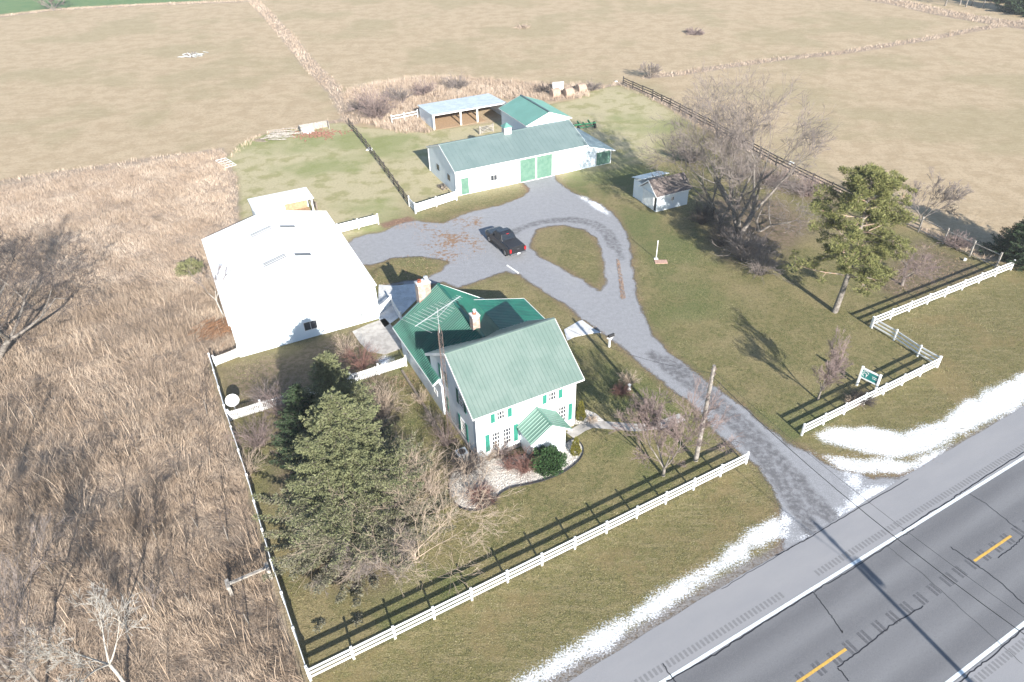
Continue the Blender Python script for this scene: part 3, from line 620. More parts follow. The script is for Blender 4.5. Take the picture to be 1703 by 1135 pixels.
# ------------------------------------------------------------------ white metal garage
W = thing('white_garage', (*WF_O, 0), 'large all-white metal garage with skylight strips across its low gable roof', 'garage', WF_A)
mb = MB(); mb.prism([(-12.45, 0, 0), (.28, 0, 0), (.28, 0, 3.62), (-5.95, 0, 5.0), (-12.45, 0, 3.45)], (0, 0, 0), (0, 17.5, 0)); mb.build('wall', M['whitemetal'], W)
mb = MB(); roof_plane(mb, (-12.6, 17.6, 3.5), (-12.6, -.1, 3.5), (-5.8, -.1, 5.15), (-5.8, 17.6, 5.15), 40, .09, .018, .03); roof_plane(mb, (.42, -.1, 3.66), (.42, 17.6, 3.66), (-5.8, 17.6, 5.15), (-5.8, -.1, 5.15), 40, .09, .018, .03); mb.build('roof', M['whiteroof'], W)
M['skylight'] = simple('skylight_panel', (.10, .11, .12), (.07, .08, .085), 5, .4)
def rz_(u): return 5.15-(abs(u+5.8))*(1.65/6.8 if u < -5.8 else 1.49/6.22)
for v0 in (13.15, 6.5):
    for s in (-1, 1):
        mb = MB()
        for j, dv in enumerate((0, .28, .56)):
            if s > 0 and j == 2: continue
            a = -6.0 if s < 0 else -5.2; c = -8.15 if s < 0 else -3.75
            mb.bar((a, v0+dv, rz_(a)+.035), (c, v0+dv, rz_(c)+.035), .10 if s < 0 else .18, .03)
        mb.build('skylight', M['skylight'], W)
window(W, (-6.66, 0, .82), (1, 0, 0), (0, -1, 0), 1.22, .92, 2, 1, .05)
mb = MB(); mb.box(-1.45, -1.37, -.05, 0, .75, 1.45); mb.build('meter_pipe', M['dark'], W)
WS = thing('open_lean_shed', (*WF_O, 0), 'small open white shed with a flat bright roof behind the white garage', 'shed', WF_A)
mb = MB(); mb.box(-6.3, -6.22, 24.4, 28.0, 0, 2.3); mb.box(-6.22, .3, 27.92, 28.0, 0, 2.3); mb.box(-6.22, -3.0, 24.4, 24.48, 0, 2.4); mb.build('wall', M['whitemetal'], WS)
mb = MB(); roof_plane(mb, (-6.45, 24.3, 2.55), (.5, 24.3, 2.55), (.5, 28.2, 2.4), (-6.45, 28.2, 2.4), 8, .08, .02, .04); mb.build('roof', M['whiteroof'], WS)
for u in (-3.0, .2):
    mb = MB(); mb.box(u-.08, u+.08, 24.36, 24.52, 0, 2.46); mb.build('post', M['white'], WS)
mb = MB(); mb.box(-6.2, .2, 27.84, 27.9, 0, 1.9); mb.build('inner_board', M['straw'], WS)
mb = MB(); mb.box(-6.2, .2, 24.5, 27.8, .0, .02); mb.build('dirt_floor', M['straw'], WS)
# ------------------------------------------------------------------ small old shed
S_ = thing('old_shed', (*SF_O, 0), 'small leaning white shed with mossy brown roof and sagging striped door under the big tree', 'shed', radians(25))
mb = MB(); mb.prism([(0, 0, 0), (4.5, 0, 0), (4.5, 3.1, 0), (0, 3.1, 0)], (0, 0, 0), (0, 0, 2.1))
for u in (0.001, 4.42): mb.prism([(u, 0, 2.1), (u, 3.1, 2.1), (u, 1.6, 3.3)], (0, 0, 0), (.08, 0, 0))
mb.build('wall', M['siding'], S_)
M['shingle'] = simple('mossy_shingle', (.20, .165, .15), (.11, .09, .085), 5, .95, .1, bump=.02)
mb = MB(); roof_plane(mb, (-.32, -.22, 2.02), (4.8, -.22, 2.02), (4.8, 1.6, 3.45), (-.32, 1.6, 3.45), 0, .07); roof_plane(mb, (4.8, 3.35, 2.1), (-.32, 3.35, 2.1), (-.32, 1.6, 3.45), (4.8, 1.6, 3.45), 0, .07); mb.build('roof', M['shingle'], S_)
mb = MB(); mb.bar((-.35, -.24, 1.95), (-.35, 1.6, 3.4), .04, .13); mb.bar((-.35, 3.4, 2.05), (-.35, 1.6, 3.4), .04, .13); mb.box(0, 4.5, -.26, -.22, 1.92, 2.02); mb.build('trim', M['white'], S_)
mb = MB(); o_ = npv(-.06, .42, .06); rr = npv(0, 1, .04); up = npv(0, .05, 1)
mb.obox(o_+rr*1.15+up*.95, rr*1.12, (.025, 0, 0), up*.93)
for i in range(9): mb.obox(o_+rr*(.1+i*.26)+up*.95+npv(-.035, 0, 0), rr*.035, (.012, 0, 0), up*.92)
mb.build('sagging_door', M['white'], S_)
mb = MB(); mb.box(-.03, 0.0, .12, .44, .1, 1.75); mb.build('door_gap', M['dark'], S_)
window(S_, (2.0, 0, 1.0), (1, 0, 0), (0, -1, 0), .45, .5, 2, 1, .05)
mb = MB(); mb.box(.1, 3.6, 3.2, 5.0, 0, 2.3); l2 = mb.build('lean_to', M['siding'], S_)
mb = MB(); roof_plane(mb, (-.15, 5.2, 2.5), (3.8, 5.2, 2.5), (3.8, 3.1, 3.0), (-.15, 3.1, 3.0), 8, .06); mb.build('lean_to_roof', M['greyroof'], l2)
# ------------------------------------------------------------------ concrete, stone beds
def slab(name, poly, z, mat_, skirt=.3):
    mb = MB(); mb.quad(*[(p[0], p[1], z) for p in poly])
    for i in range(len(poly)): a, c = poly[i], poly[(i+1) % len(poly)]; mb.quad((a[0], a[1], z), (c[0], c[1], z), (c[0], c[1], -skirt), (a[0], a[1], -skirt))
    return tag(mb.build(name, mat_), kind='structure')
slab('concrete_apron', CONC, .03, M['concretelight']); slab('concrete_patio', PAD2, .03, M['concrete'])
slab('concrete_walk', PW([(938, 549), (962, 535), (968, 533), (990, 549), (1000, 554), (985, 555), (955, 561), (943, 567)]), .04, M['concretelight'])
wk = PW([(948, 725), (968, 712), (985, 706), (1020, 709), (1060, 712), (1100, 707), (1135, 694)]); mb = MB(); ribbon(mb, wk, .85, .035); tag(mb.build('front_path', M['concrete']), kind='structure')
M['stone'] = simple('white_stone', (.66, .63, .58), (.40, .37, .34), 14, .9, .2, bump=.05, bscale=14)
BED = PW([(790, 740), (770, 770), (752, 785), (746, 805), (748, 825), (760, 843), (778, 850), (800, 849), (822, 835), (832, 820), (850, 811), (880, 806), (905, 800), (935, 788), (958, 772), (970, 757), (970, 742), (955, 728), (930, 745), (860, 760), (800, 765)])
def smooth_poly(P, n=3):
    for _ in range(n):
        Q = []
        for i in range(len(P)): a, c = P[i], P[(i+1) % len(P)]; Q += [a*.75+c*.25, a*.25+c*.75]
        P = np.array(Q)
    return P
BEDS = smooth_poly(BED, 2); slab('white_stone_bed', BEDS, .03, M['stone'])
BED2 = PW([(956, 690), (975, 682), (990, 688), (1005, 700), (975, 706), (955, 706)]); slab('white_stone_bed', BED2, .03, M['stone'])
mb = MB(); ring = list(BEDS)+[BEDS[0]]
for a, c in zip(ring[:-1], ring[1:]): mb.bar((*a, .04), (*c, .04), .07, .14)
tag(mb.build('bed_edging', M['dark']), 'dark border edging curving round the white stone bed by the house', 'edging')
rg = np.random.default_rng(8)
def scatter(poly, n, rng=rg):
    lo, hi = poly.min(0), poly.max(0); P = lo+rng.random((n, 2))*(hi-lo); return P[sdf(P, poly) < -.05]
def pebbles(name, P, r0, r1, mats, z=.03):
    T = np.array([(1, 0, 0), (-1, 0, 0), (0, 1, 0), (0, -1, 0), (0, 0, .7), (0, 0, -.7)]); Fo = np.array([(0, 2, 4), (2, 1, 4), (1, 3, 4), (3, 0, 4), (2, 0, 5), (1, 2, 5), (3, 1, 5), (0, 3, 5)])
    r = r0+(r1-r0)*rg.random(len(P)); V = T[None]*r[:, None, None]*(1+.5*(rg.random((len(P), 6, 1))-.5)); an = rg.random(len(P))*6.28
    R2 = np.stack([np.cos(an), -np.sin(an), np.sin(an), np.cos(an)], 1).reshape(-1, 2, 2); V[:, :, :2] = np.einsum('nij,nkj->nki', R2, V[:, :, :2])
    V[:, :, :2] += P[:, None, :]; V[:, :, 2] += z+r[:, None]*.3
    F_ = (Fo[None]+np.arange(len(P))[:, None, None]*6).reshape(-1, 3); return np_mesh(name, V.reshape(-1, 3), F_, mats)
o = pebbles('white_stones', np.vstack([scatter(BEDS, 9000), scatter(BED2, 500)]), .025, .06, M['stone']); tag(o, 'loose white stones covering the planting bed', 'stones', kind='stuff')
# timber edge along the drive
for pts, lb in ([(843, 442), (862, 455)], 'white timber edging at the corner of the gravel and lawn'),:
    mb = MB(); a, c = G(*pts[0]), G(*pts[1]); mb.bar((*a, .04), (*c, .04), .14, .1); tag(mb.build('edging_timber', M['white']), lb, 'edging')
# ------------------------------------------------------------------ fences
def fence(pts, label, heights=(.30, .64, .98), rail_h=.13, post_h=1.13, pw=.12, spacing=2.42, mat_='vinyl', name='rail_fence', cap=True, group=None, jitter=.018, endpost=True, rt=.045, side=0):
    """post and rail fence along a polyline; every post and rail its own part"""
    pts = [np.array(p, float) for p in pts]; root = thing(name, (*pts[0], 0), label, 'fence', 0, group); r = random.Random(len(label)); O = pts[0]
    ps = []
    for i in range(len(pts)-1):
        a, c = pts[i], pts[i+1]; L = np.linalg.norm(c-a); n = max(1, round(L/spacing))
        ps += [a+(c-a)*k/n for k in range(n)]
    ps.append(pts[-1])
    if len(ps) > 34: pass
    pmesh = {}
    for i, p in enumerate(ps):
        d = ps[min(i+1, len(ps)-1)]-ps[max(i-1, 0)]; ang = math.atan2(d[1], d[0])
        if jitter or not pmesh:
            mb = MB(); h = post_h*(1+jitter*r.uniform(-.5, .5)); mb.box(-pw/2, pw/2, -pw/2, pw/2, -.05, h)
            if cap:
                n = len(mb.v); e = pw/2+.012; mb.box(-e, e, -e, e, h, h+.02)
                for q in ((-e, -e), (e, -e), (e, e), (-e, e)): pass
                c4 = [(-e, -e, h+.02), (e, -e, h+.02), (e, e, h+.02), (-e, e, h+.02)]
                for k in range(4): mb.quad(c4[k], c4[(k+1) % 4], (0, 0, h+.075))
            o = mb.build('post', M[mat_], root); pmesh[0] = o.data
        else:
            o = bpy.data.objects.new('post', pmesh[0]); COL.objects.link(o); o.parent = root
        o.location = (*(p-O), 0); o.rotation_euler = (r.uniform(-.03, .03)*(jitter*4), r.uniform(-.03, .03)*(jitter*4), ang)
    for i in range(len(ps)-1):
        a, c = ps[i]-O, ps[i+1]-O; nrm = np.array([-(c-a)[1], (c-a)[0]]); nrm = nrm/np.linalg.norm(nrm)*side
        for h in heights:
            mb = MB(); j0, j1 = (r.uniform(-jitter, jitter)*.5, r.uniform(-jitter, jitter)*.5)
            mb.bar((*(a+nrm), h+j0), (*(c+nrm), h+j1), rt, rail_h); mb.build('rail', M[mat_], root)
    return root
FA, FB = np.array([-11.25, 19.85]), np.array([16.3, 34.75])
fence([FA, FB], 'white vinyl rail fence along the road in front of the farmhouse lawn')
fence([G(1332.9, 724.6), G(1558.2, 611.5)], 'white vinyl rail fence passing in front of the green sign by the driveway mouth')
fence([G(1556.5, 611), G(1525.4, 593), G(1486, 566.5), G(1449.5, 546)], 'short white fence jog joining the two roadside fence runs', spacing=2.1)
fence([G(1447.6, 544.3), G(1680.3, 449.6)], 'white vinyl rail fence on the roadside behind the tall pine')
wf = [G(514.9, 1127.6), G(456.6, 950.3), G(416, 808), G(378, 691.8)]
fence(wf, 'white rail fence dividing the side lawn from the tall dry grass', heights=(.26, .52, .78, 1.02), rail_h=.2)
fence([G(378, 691.8), G(352.7, 605.6)], 'white rail fence beside the satellite dish enclosure, next to the reeds', heights=(.26, .52, .78, 1.02), rail_h=.2)
def picket(a, c, label, h=.98, pw=.075, gap=.055):
    a, c = np.array(a, float), np.array(c, float); root = thing('picket_fence', (*a, 0), label, 'fence', math.atan2(*(c-a)[::-1])); L = np.linalg.norm(c-a); n = max(1, round(L/2.4))
    for i in range(n+1):
        mb = MB(); x = L*i/n; mb.box(x-.06, x+.06, -.06, .06, 0, h+.12); mb.box(x-.075, x+.075, -.075, .075, h+.12, h+.15); mb.build('post', M['vinyl'], root)
    for i in range(n):
        x0, x1 = L*i/n+.06, L*(i+1)/n-.06; mb = MB(); k = int((x1-x0)/(pw+gap)); st = (x1-x0)/k
        for j in range(k):
            u = x0+st*(j+.5); hh = h-.06*sin(pi*(j+.5)/k); mb.box(u-pw/2, u+pw/2, -.035, -.012, .05, hh-.04)
            mb.quad((u-pw/2, -.035, hh-.04), (u+pw/2, -.035, hh-.04), (u, -.035, hh)); mb.quad((u-pw/2, -.012, hh-.04), (u+pw/2, -.012, hh-.04), (u, -.012, hh))
        for z in (.22, .72): mb.box(x0, x1, -.012, .022, z, z+.08)
        mb.build('picket_panel', M['vinyl'], root)
    return root
picket(G(359, 609), loc(WF_O, WF_A, -12.45, .15), 'white picket fence from the reed field corner to the garage front wall')
picket(G(384, 700), loc(HF_O, HF_A, -8.5, 13.2), 'long white picket fence running behind the spruces to the farmhouse side')
picket(loc(WF_O, WF_A, .35, .6), G(651, 506), 'short white picket fence joined to the front corner of the garage')
picket(G(651, 506), G(668, 535), 'white picket fence piece beside the concrete patio corner')
fence([G(563, 390), G(629.5, 373)], 'white four-board fence between the garage and the gravel', heights=(.28, .56, .84, 1.12), rail_h=.17, post_h=1.3)
fence([G(691.3, 355.8), G(759.5, 333.5)], 'white four-board fence joining the long barn front corner', heights=(.28, .56, .84, 1.12), rail_h=.19, post_h=1.35, spacing=2.6)
fence([G(690.5, 354.8), G(681, 343.5)], 'short white board fence piece at the gate corner left of the long barn', heights=(.28, .6, .92, 1.15), rail_h=.14, post_h=1.35, spacing=2.2)
fence([G(680.3, 343), G(640, 286), G(610, 247), G(581, 211)], 'old dark weathered wood fence across the pasture left of the long barn', heights=(.35, .72, 1.08), rail_h=.15, post_h=1.35, pw=.13, mat_='wooddark', cap=False, jitter=.12, name='wood_fence')
fence([G(1036, 141), G(1085, 163), G(1130, 186), G(1215, 232), G(1290, 275), G(1350, 305), G(1415, 336)], 'old dark wood fence between the back pasture and the hay field', heights=(.4, .8, 1.15), rail_h=.15, post_h=1.35, pw=.14, mat_='wooddark', cap=False, jitter=.12, spacing=3.2, name='wood_fence')
fence([G(1415, 336), G(1470, 360), G(1527, 386)], 'grey board fence behind the tall pine by the hay field', heights=(.35, .75, 1.1), rail_h=.14, post_h=1.3, pw=.14, mat_='woodgrey', cap=False, jitter=.06, name='wood_fence')
fence([G(1527, 386), G(1568, 406), G(1612, 427), G(1655, 447)], 'wire and pole fence with tall grey posts near the right roadside corner', heights=(1.55, .25), rail_h=.07, post_h=1.85, pw=.15, mat_='woodgrey', cap=False, jitter=.04, spacing=4, name='pole_fence', rt=.06)
fence([G(652, 205), G(673, 201), G(695, 196)], 'small white two-rail fence beside the open livestock shelter', heights=(.65, 1.05), rail_h=.12, post_h=1.25, spacing=3)
def gate(a, c, label, h=1.2, mat_='vinyl', n=5):
    a, c = np.array(a, float), np.array(c, float); root = thing('gate', (*a, 0), label, 'gate', math.atan2(*(c-a)[::-1])); L = np.linalg.norm(c-a)
    for x in (0, L):
        mb = MB(); mb.box(x-.08, x+.08, -.08, .08, 0, h+.15); mb.build('post', M[mat_], root)
    mb = MB()
    for i in range(n): z = .15+(h-.2)*i/(n-1); mb.box(.1, L-.1, -.025, .025, z-.035, z+.035)
    mb.box(.1, .18, -.03, .03, .1, h); mb.box(L-.18, L-.1, -.03, .03, .1, h); mb.bar((.15, 0, .15), (L-.15, 0, h-.05), .04, .07); mb.build('gate_panel', M[mat_], root); return root
gate(G(798, 224), G(820, 219), 'small weathered gate between the shelter and the long barn roof', 1.1, 'woodgrey')
gate(G(513, 332), G(528, 352), 'small wooden gate panel beside the open white shed', 1.1, 'wood')
# timber hitching rail in the reeds
hr = thing('hitching_rail', (*G(386, 990), 0), 'grey timber rail on two posts standing in the dry grass by the side fence', 'rail', math.atan2(*(G(451, 962)-G(386, 990))[::-1])); L = float(np.linalg.norm(G(451, 962)-G(386, 990)))
mb = MB(); mb.box(-.1, L+.1, -.08, .08, 1.0, 1.12); mb.build('top_rail', M['woodgrey'], hr)
for x in (0, L):
    mb = MB(); mb.box(x-.1, x+.1, -.1, .1, 0, 1.0); mb.box(x-.11, x+.11, -.35, .35, 1.0, 1.14); mb.build('post', M['woodgrey'], hr)
# ------------------------------------------------------------------ utility poles and wires
def upole(xy, h, label, lean=(0, 0), cross=False):
    r = thing('utility_pole', (*xy, 0), label, 'pole'); mb = MB(); mb.tube([(0, 0, -.1), (lean[0]*.5, lean[1]*.5, h*.5), (lean[0], lean[1], h)], [.17, .145, .11], 10); mb.build('pole_shaft', M['woodpole'], r)
    mb = MB(); t = npv(lean[0], lean[1], h)
    for z in (-.35, -.75): mb.obox(t+npv(0, 0, z), (.16, 0, 0), (0, .05, 0), (0, 0, .05)); mb.tube([t+npv(.16, 0, z), t+npv(.16, 0, z+.14)], .035, 6)
    mb.build('bracket', M['rust'], r)
    if cross:
        mb = MB(); mb.tube([t+npv(.3, .2, -2.3), t+npv(.3, .2, -1.5)], .2, 12); mb.build('transformer', M['steel'], r)
    return r
P1 = G(1157, 766); P1T = npv(P1[0]+.12, P1[1]+.2, 8.3)
upole(P1, 8.4, 'leaning grey wooden utility pole by the driveway in front of the farmhouse', (.14, .22))
P2 = np.array([28.6, 6.2]); upole(P2, 10.8, 'wooden utility pole across the road carrying a transformer', (0, 0), 't')
def wire(a, c, sag, label, r=.013):
    a, c = npv(*a), npv(*c); pts = [a+(c-a)*t-npv(0, 0, sag*4*t*(1-t)) for t in np.linspace(0, 1, 17)]; mb = MB(); mb.tube(pts, r, 5); tag(mb.build('overhead_wire', M['wire']), label, 'cable')
wire(P1T-npv(0, 0, .3), (P2[0]-.6, P2[1]-.3, 10.2), 1.3, 'thin upper overhead wire crossing the driveway to the far pole', .009)
wire(P1T-npv(0, 0, .75), (P2[0], P2[1], 9.0), 1.7, 'thick sagging overhead cable crossing the driveway mouth and road', .02)
hp = loc(HF_O, HF_A, .65, 4.0); wire(P1T-npv(0, 0, .5), (*hp, 6.9), .7, 'service wire from the leaning utility pole to the farmhouse gable', .011)
# ------------------------------------------------------------------ sign
a, c = G(1424.9, 641.2), G(1452, 648.5); c = a+(c-a)/np.linalg.norm(c-a)*2.2
sa, sb = G(1424.9, 641.2), None
ang = math.atan2(*(G(1466, 625, 1.85)-G(1437, 611, 1.85))[::-1]); Ls = float(np.linalg.norm(G(1462.5, 627.5, 1.85)-G(1436.5, 611, 1.85)))
SG = thing('farm_sign', (*sa, 0), 'green roadside sign with white emblem and frame on two white posts', 'sign', ang)
for x in (0, Ls):
    mb = MB(); mb.box(x-.07, x+.07, -.07, .07, 0, 1.88); mb.box(x-.085, x+.085, -.085, .085, 1.88, 1.92); mb.build('post', M['vinyl'], SG)
mb = MB(); mb.box(.07, Ls-.07, -.045, .045, 1.72, 1.84); mb.box(.07, Ls-.07, -.045, .045, .86, .97); mb.build('frame', M['vinyl'], SG)
M['signgreen'] = simple('sign_green', (.02, .20, .18), (.018, .17, .16), 3, .5)
mb = MB(); mb.box(.07, Ls-.07, -.02, .02, .97, 1.72); bd_ = mb.build('board', M['signgreen'], SG)
def mark(pts, z=-.0225, w_=.03, f=1):
    mb = MB()
    for p, q in zip(pts[:-1], pts[1:]): mb.bar((p[0], z*f, p[1]), (q[0], z*f, q[1]), .004, w_)
    return mb
mb = MB()
for p, q in zip(*(lambda A_: (A_[:-1], A_[1:]))([(.16+.0, 1.50), (.20, 1.62), (.34, 1.66), (.50, 1.60), (.56, 1.48)])): mb.bar((p[0], -.024, p[1]), (q[0], -.024, q[1]), .006, .05)
pts_ = [(.30+.15*cos(t), 1.28+.17*sin(t)) for t in np.linspace(-.4, 4.6, 12)]
for p, q in zip(pts_[:-1], pts_[1:]): mb.bar((p[0], -.025, p[1]), (q[0], -.025, q[1]), .006, .055)
mb.bar((.42, -.026, 1.1), (.54, -.026, 1.42), .006, .045)
mb.build('emblem', M['vinyl'], bd_)
mb = MB()
x = Ls*.62
for k_, (dx, zz, ww) in enumerate(((0, 1.42, .10), (.13, 1.43, .08), (.24, 1.41, .13), (.40, 1.42, .09), (.04, 1.28, .09), (.16, 1.28, .12), (.31, 1.27, .08))):
    mb.box(x+dx, x+dx+ww, -.026, -.021, zz-.03, zz+.03)
mb.build('lettering', M['vinyl'], bd_)
# ------------------------------------------------------------------ mailbox, lamp post, dish
mbx = thing('mailbox', (*G(1012.8, 577.5), 0), 'black mailbox on a white post beside the driveway', 'mailbox', radians(30))
mb = MB(); mb.box(-.07, .07, -.07, .07, 0, 1.05); mb.box(-.28, .42, -.06, .06, .98, 1.06); mb.bar((0, 0, .6), (.3, 0, 1.0), .08, .08); mb.build('post', M['vinyl'], mbx)
mb = MB(); pts_ = [(-.12, 0, 1.06), (.12, 0, 1.06), (.12, 0, 1.22), (.09, 0, 1.3), (0, 0, 1.34), (-.09, 0, 1.3), (-.12, 0, 1.22)]
mb.prism([(-.15, p[0], p[2]) for p in pts_], (0, 0, 0), (.6, 0, 0)); q = mb.build('box', M['dark'], mbx)
mb = MB(); mb.box(.47, .49, -.1, .1, 1.08, 1.28); mb.build('door', M['steel'], q)
lp = thing('lamp_post', (*G(1091, 431), 0), 'thin white lamp post on the lawn beside a small brick patch', 'post')
mb = MB(); mb.tube([(0, 0, 0), (0, 0, 2.05)], .045, 8); mb.build('pole', M['vinyl'], lp)
mb = MB(); mb.tube([(0, 0, 2.05), (0, 0, 2.12), (0, 0, 2.16)], [.07, .07, .02], 8); mb.box(-.2, .2, -.15, .15, 0, .06); mb.build('cap', M['vinyl'], lp)
BRK = simple('pavers', (.50, .33, .26), (.4, .25, .2), 8, .9, .2, bump=.02, bscale=12)
mb = MB(); bp = G(1098, 436.5); 
for i in range(5):
    for j in range(3): x_, y_ = bp[0]-.55+i*.26, bp[1]-.3+j*.24; mb.box(x_, x_+.24, y_, y_+.22, 0, .07)
tag(mb.build('brick_pad', BRK), 'small pinkish brick pad at the foot of the lamp post', 'bricks')
ds = thing('satellite_dish', (*G(391, 681), 0), 'large white satellite dish standing inside the picket enclosure', 'satellite dish', radians(-60))
mb = MB(); mb.tube([(0, 0, 0), (0, 0, .75)], .05, 8); mb.build('mast', M['steel'], ds)
mb = MB(); nr = 8; Rr_ = .52; ax = np.array([.55, 0, .83]); ax /= np.linalg.norm(ax); e1 = np.array([0, 1., 0]); e2 = np.cross(ax, e1); c0 = npv(0, 0, .85)
ring_prev = None
for i in range(nr+1):
    rr = Rr_*i/nr; pts_ = [c0+ax*(.22*(rr/Rr_)**2)+rr*(cos(t)*e1+sin(t)*e2) for t in np.linspace(0, 2*pi, 25)[:-1]]
    if ring_prev is not None:
        for k_ in range(24): mb.quad(ring_prev[k_], ring_prev[(k_+1) % 24], pts_[(k_+1) % 24], pts_[k_])
    ring_prev = pts_
dd = mb.build('dish', M['vinyl'], ds, smooth=True); so_ = dd.modifiers.new('s', 'SOLIDIFY'); so_.thickness = .02
mb = MB(); mb.tube([c0+e2*-.65+ax*.2, c0+ax*.75], .015, 5); mb.obox(c0+ax*.78, (.04, 0, 0), (0, .04, 0), (0, 0, .05)); mb.build('feed_arm', M['steel'], ds)
# ------------------------------------------------------------------ pickup truck
M['carpaint'] = simple('black_car_paint', (.012, .012, .014), (.016, .016, .018), 2, .22, .6)
M['carglass'] = simple('car_glass', (.012, .015, .02), (.015, .018, .02), 2, .05, .7)
M['tyre'] = simple('tyre_rubber', (.02, .02, .02), (.03, .03, .03), 8, .85)
M['rim'] = simple('wheel_rim', (.10, .10, .105), (.3, .3, .31), 12, .35, .5, .6)
M['tailred'] = simple('tail_light_red', (.45, .015, .02), (.35, .01, .012), 8, .2)
M['cover'] = simple('bed_cover', (.022, .024, .03), (.028, .03, .036), 5, .6)
M['chrome'] = simple('bumper_metal', (.35, .35, .36), (.25, .25, .26), 5, .25, .6, .8)
hd = math.atan2(3.28, -1.75)
TR = thing('pickup_truck', (-.49, 67.95, 0), 'black crew cab pickup truck with covered bed parked on the gravel', 'pickup truck', hd)
# local: x forward, y left. wheels at x +-1.85
def loft(secs, mat_, name, par, bev=0):
    """secs: list of (x, [(y,z)...half outline from bottom centre up to top centre]) mirrored"""
    mb = MB(); rings = []
    for x, pr in secs:
        full = [(y, z) for y, z in pr]+[(-y, z) for y, z in pr[::-1]]; n0 = len(mb.v); mb.v += [(x, y, z) for y, z in full]; rings.append((n0, len(full)))
    for (a0, n), (b0, _) in zip(rings[:-1], rings[1:]):
        for k_ in range(n): k2 = (k_+1) % n; mb.f.append((a0+k_, a0+k2, b0+k2, b0+k_)); mb.m.append(0)
    for a0, n in (rings[0], rings[-1]): mb.f.append(tuple(range(a0, a0+n))); mb.m.append(0)
    return mb.build(name, mat_, par, bevel=bev)
def sec(wd, z0, z1, zt, in_=.06): return [(wd-.12, z0), (wd-.02, z0+.08), (wd, z1-.25), (wd-.02, z1), (wd-in_-.06, zt)]
body = loft([(-2.92, sec(.93, .55, 1.02, 1.10)), (-2.86, sec(.99, .42, 1.20, 1.30)), (-1.0, sec(1.0, .40, 1.24, 1.32)), (-.9, sec(1.0, .40, 1.24, 1.32)), (1.25, sec(1.0, .40, 1.20, 1.28)), (1.4, sec(1.0, .42, 1.12, 1.22)), (2.6, sec(.97, .42, 1.02, 1.13)), (2.86, sec(.92, .45, .95, 1.04)), (2.95, sec(.84, .5, .85, .9))], M['carpaint'], 'body', TR, .02)
def csec(wb, wt, zb, zt): return [(wb, zb), (wt, zt-.06), (wt-.12, zt)]
cab = loft([(-.98, csec(.93, .88, 1.28, 1.34)), (-.62, csec(.94, .76, 1.28, 1.90)), (0, csec(.94, .77, 1.28, 1.95)), (.62, csec(.94, .75, 1.26, 1.90)), (1.42, csec(.92, .82, 1.18, 1.24))], M['carpaint'], 'cab', TR, .015)
def gq(name, *p, m='carglass'): mb = MB(); mb.quad(*p); o = mb.build(name, M[m], cab); s_ = o.modifiers.new('s', 'SOLIDIFY'); s_.thickness = .012; s_.offset = 0; return o
gq('rear_window', (-.985, .80, 1.36), (-.985, -.80, 1.36), (-.66, -.68, 1.86), (-.66, .68, 1.86))
gq('windshield', (1.40, .80, 1.27), (1.40, -.80, 1.27), (.68, -.68, 1.87), (.68, .68, 1.87))
for s in (1, -1):
    gq('side_window', (-.55, s*.935, 1.33), (.22, s*.948, 1.33), (.22, s*.80, 1.83), (-.50, s*.80, 1.80))
    gq('side_window', (.30, s*.948, 1.33), (1.12, s*.94, 1.30), (.62, s*.795, 1.80), (.30, s*.80, 1.83))
mb = MB(); mb.box(-.72, -.66, -.14, .14, 1.86, 1.91); mb.build('brake_light', M['tailred'], cab)
mb = MB(); mb.box(-2.78, -1.02, -.86, .86, 1.30, 1.345); mb.build('bed_cover', M['cover'], TR, bevel=.02)
for s in (1, -1):
    mb = MB(); mb.box(-2.95, -2.84, s*.98 if s < 0 else .78, -.78 if s < 0 else .98, .80, 1.18); mb.build('tail_light', M['tailred'], TR)
    mb = MB(); mb.box(2.78, 2.93, s*.90 if s < 0 else .62, -.62 if s < 0 else .90, .78, .95); mb.build('headlight', M['steel'], TR)
    mb = MB(); mb.obox((1.0, s*1.1, 1.32), (.06, 0, 0), (0, .12, 0), (0, 0, .12)); mb.build('mirror', M['carpaint'], TR, bevel=.02)
    for x in (-1.84, 1.84):
        mb = MB(); mb.tube([(x, s*.76, .40), (x, s*1.02, .40)], .40, 24); wh = mb.build('wheel', M['tyre'], TR)
        mb = MB(); mb.tube([(x, s*1.0, .40), (x, s*1.035, .40)], [.25, .22], 18)
        for k_ in range(6): t = k_*pi/3; mb.bar((x, s*1.04, .40), (x+.22*cos(t), s*1.04, .40+.22*sin(t)), .03, .05)
        mb.build('rim', M['rim'], wh)
    mb = MB(); mb.box(-.75, 1.2, s*1.0-.04, s*1.0+.06, .34, .40); mb.build('running_board', M['dark'], TR)
mb = MB(); mb.box(-3.08, -2.9, -.93, .93, .5, .70); mb.build('rear_bumper', M['chrome'], TR, bevel=.03)
mb = MB(); mb.box(2.9, 3.05, -.88, .88, .45, .68); mb.build('front_bumper', M['chrome'], TR, bevel=.03)
mb = MB(); mb.box(-3.10, -3.082, -.17, .17, .56, .70); mb.build('licence_plate', M['vinyl'], TR)
mb = MB(); mb.box(-2.965, -2.93, -.75, .75, .80, 1.24); tg = mb.build('tailgate', M['carpaint'], TR, bevel=.015)
mb = MB(); mb.box(-2.99, -2.965, -.12, .12, 1.08, 1.14); mb.build('handle', M['chrome'], tg)
mb = MB(); mb.box(2.93, 2.98, -.6, .6, .68, .93); mb.build('grille', M['dark'], TR)
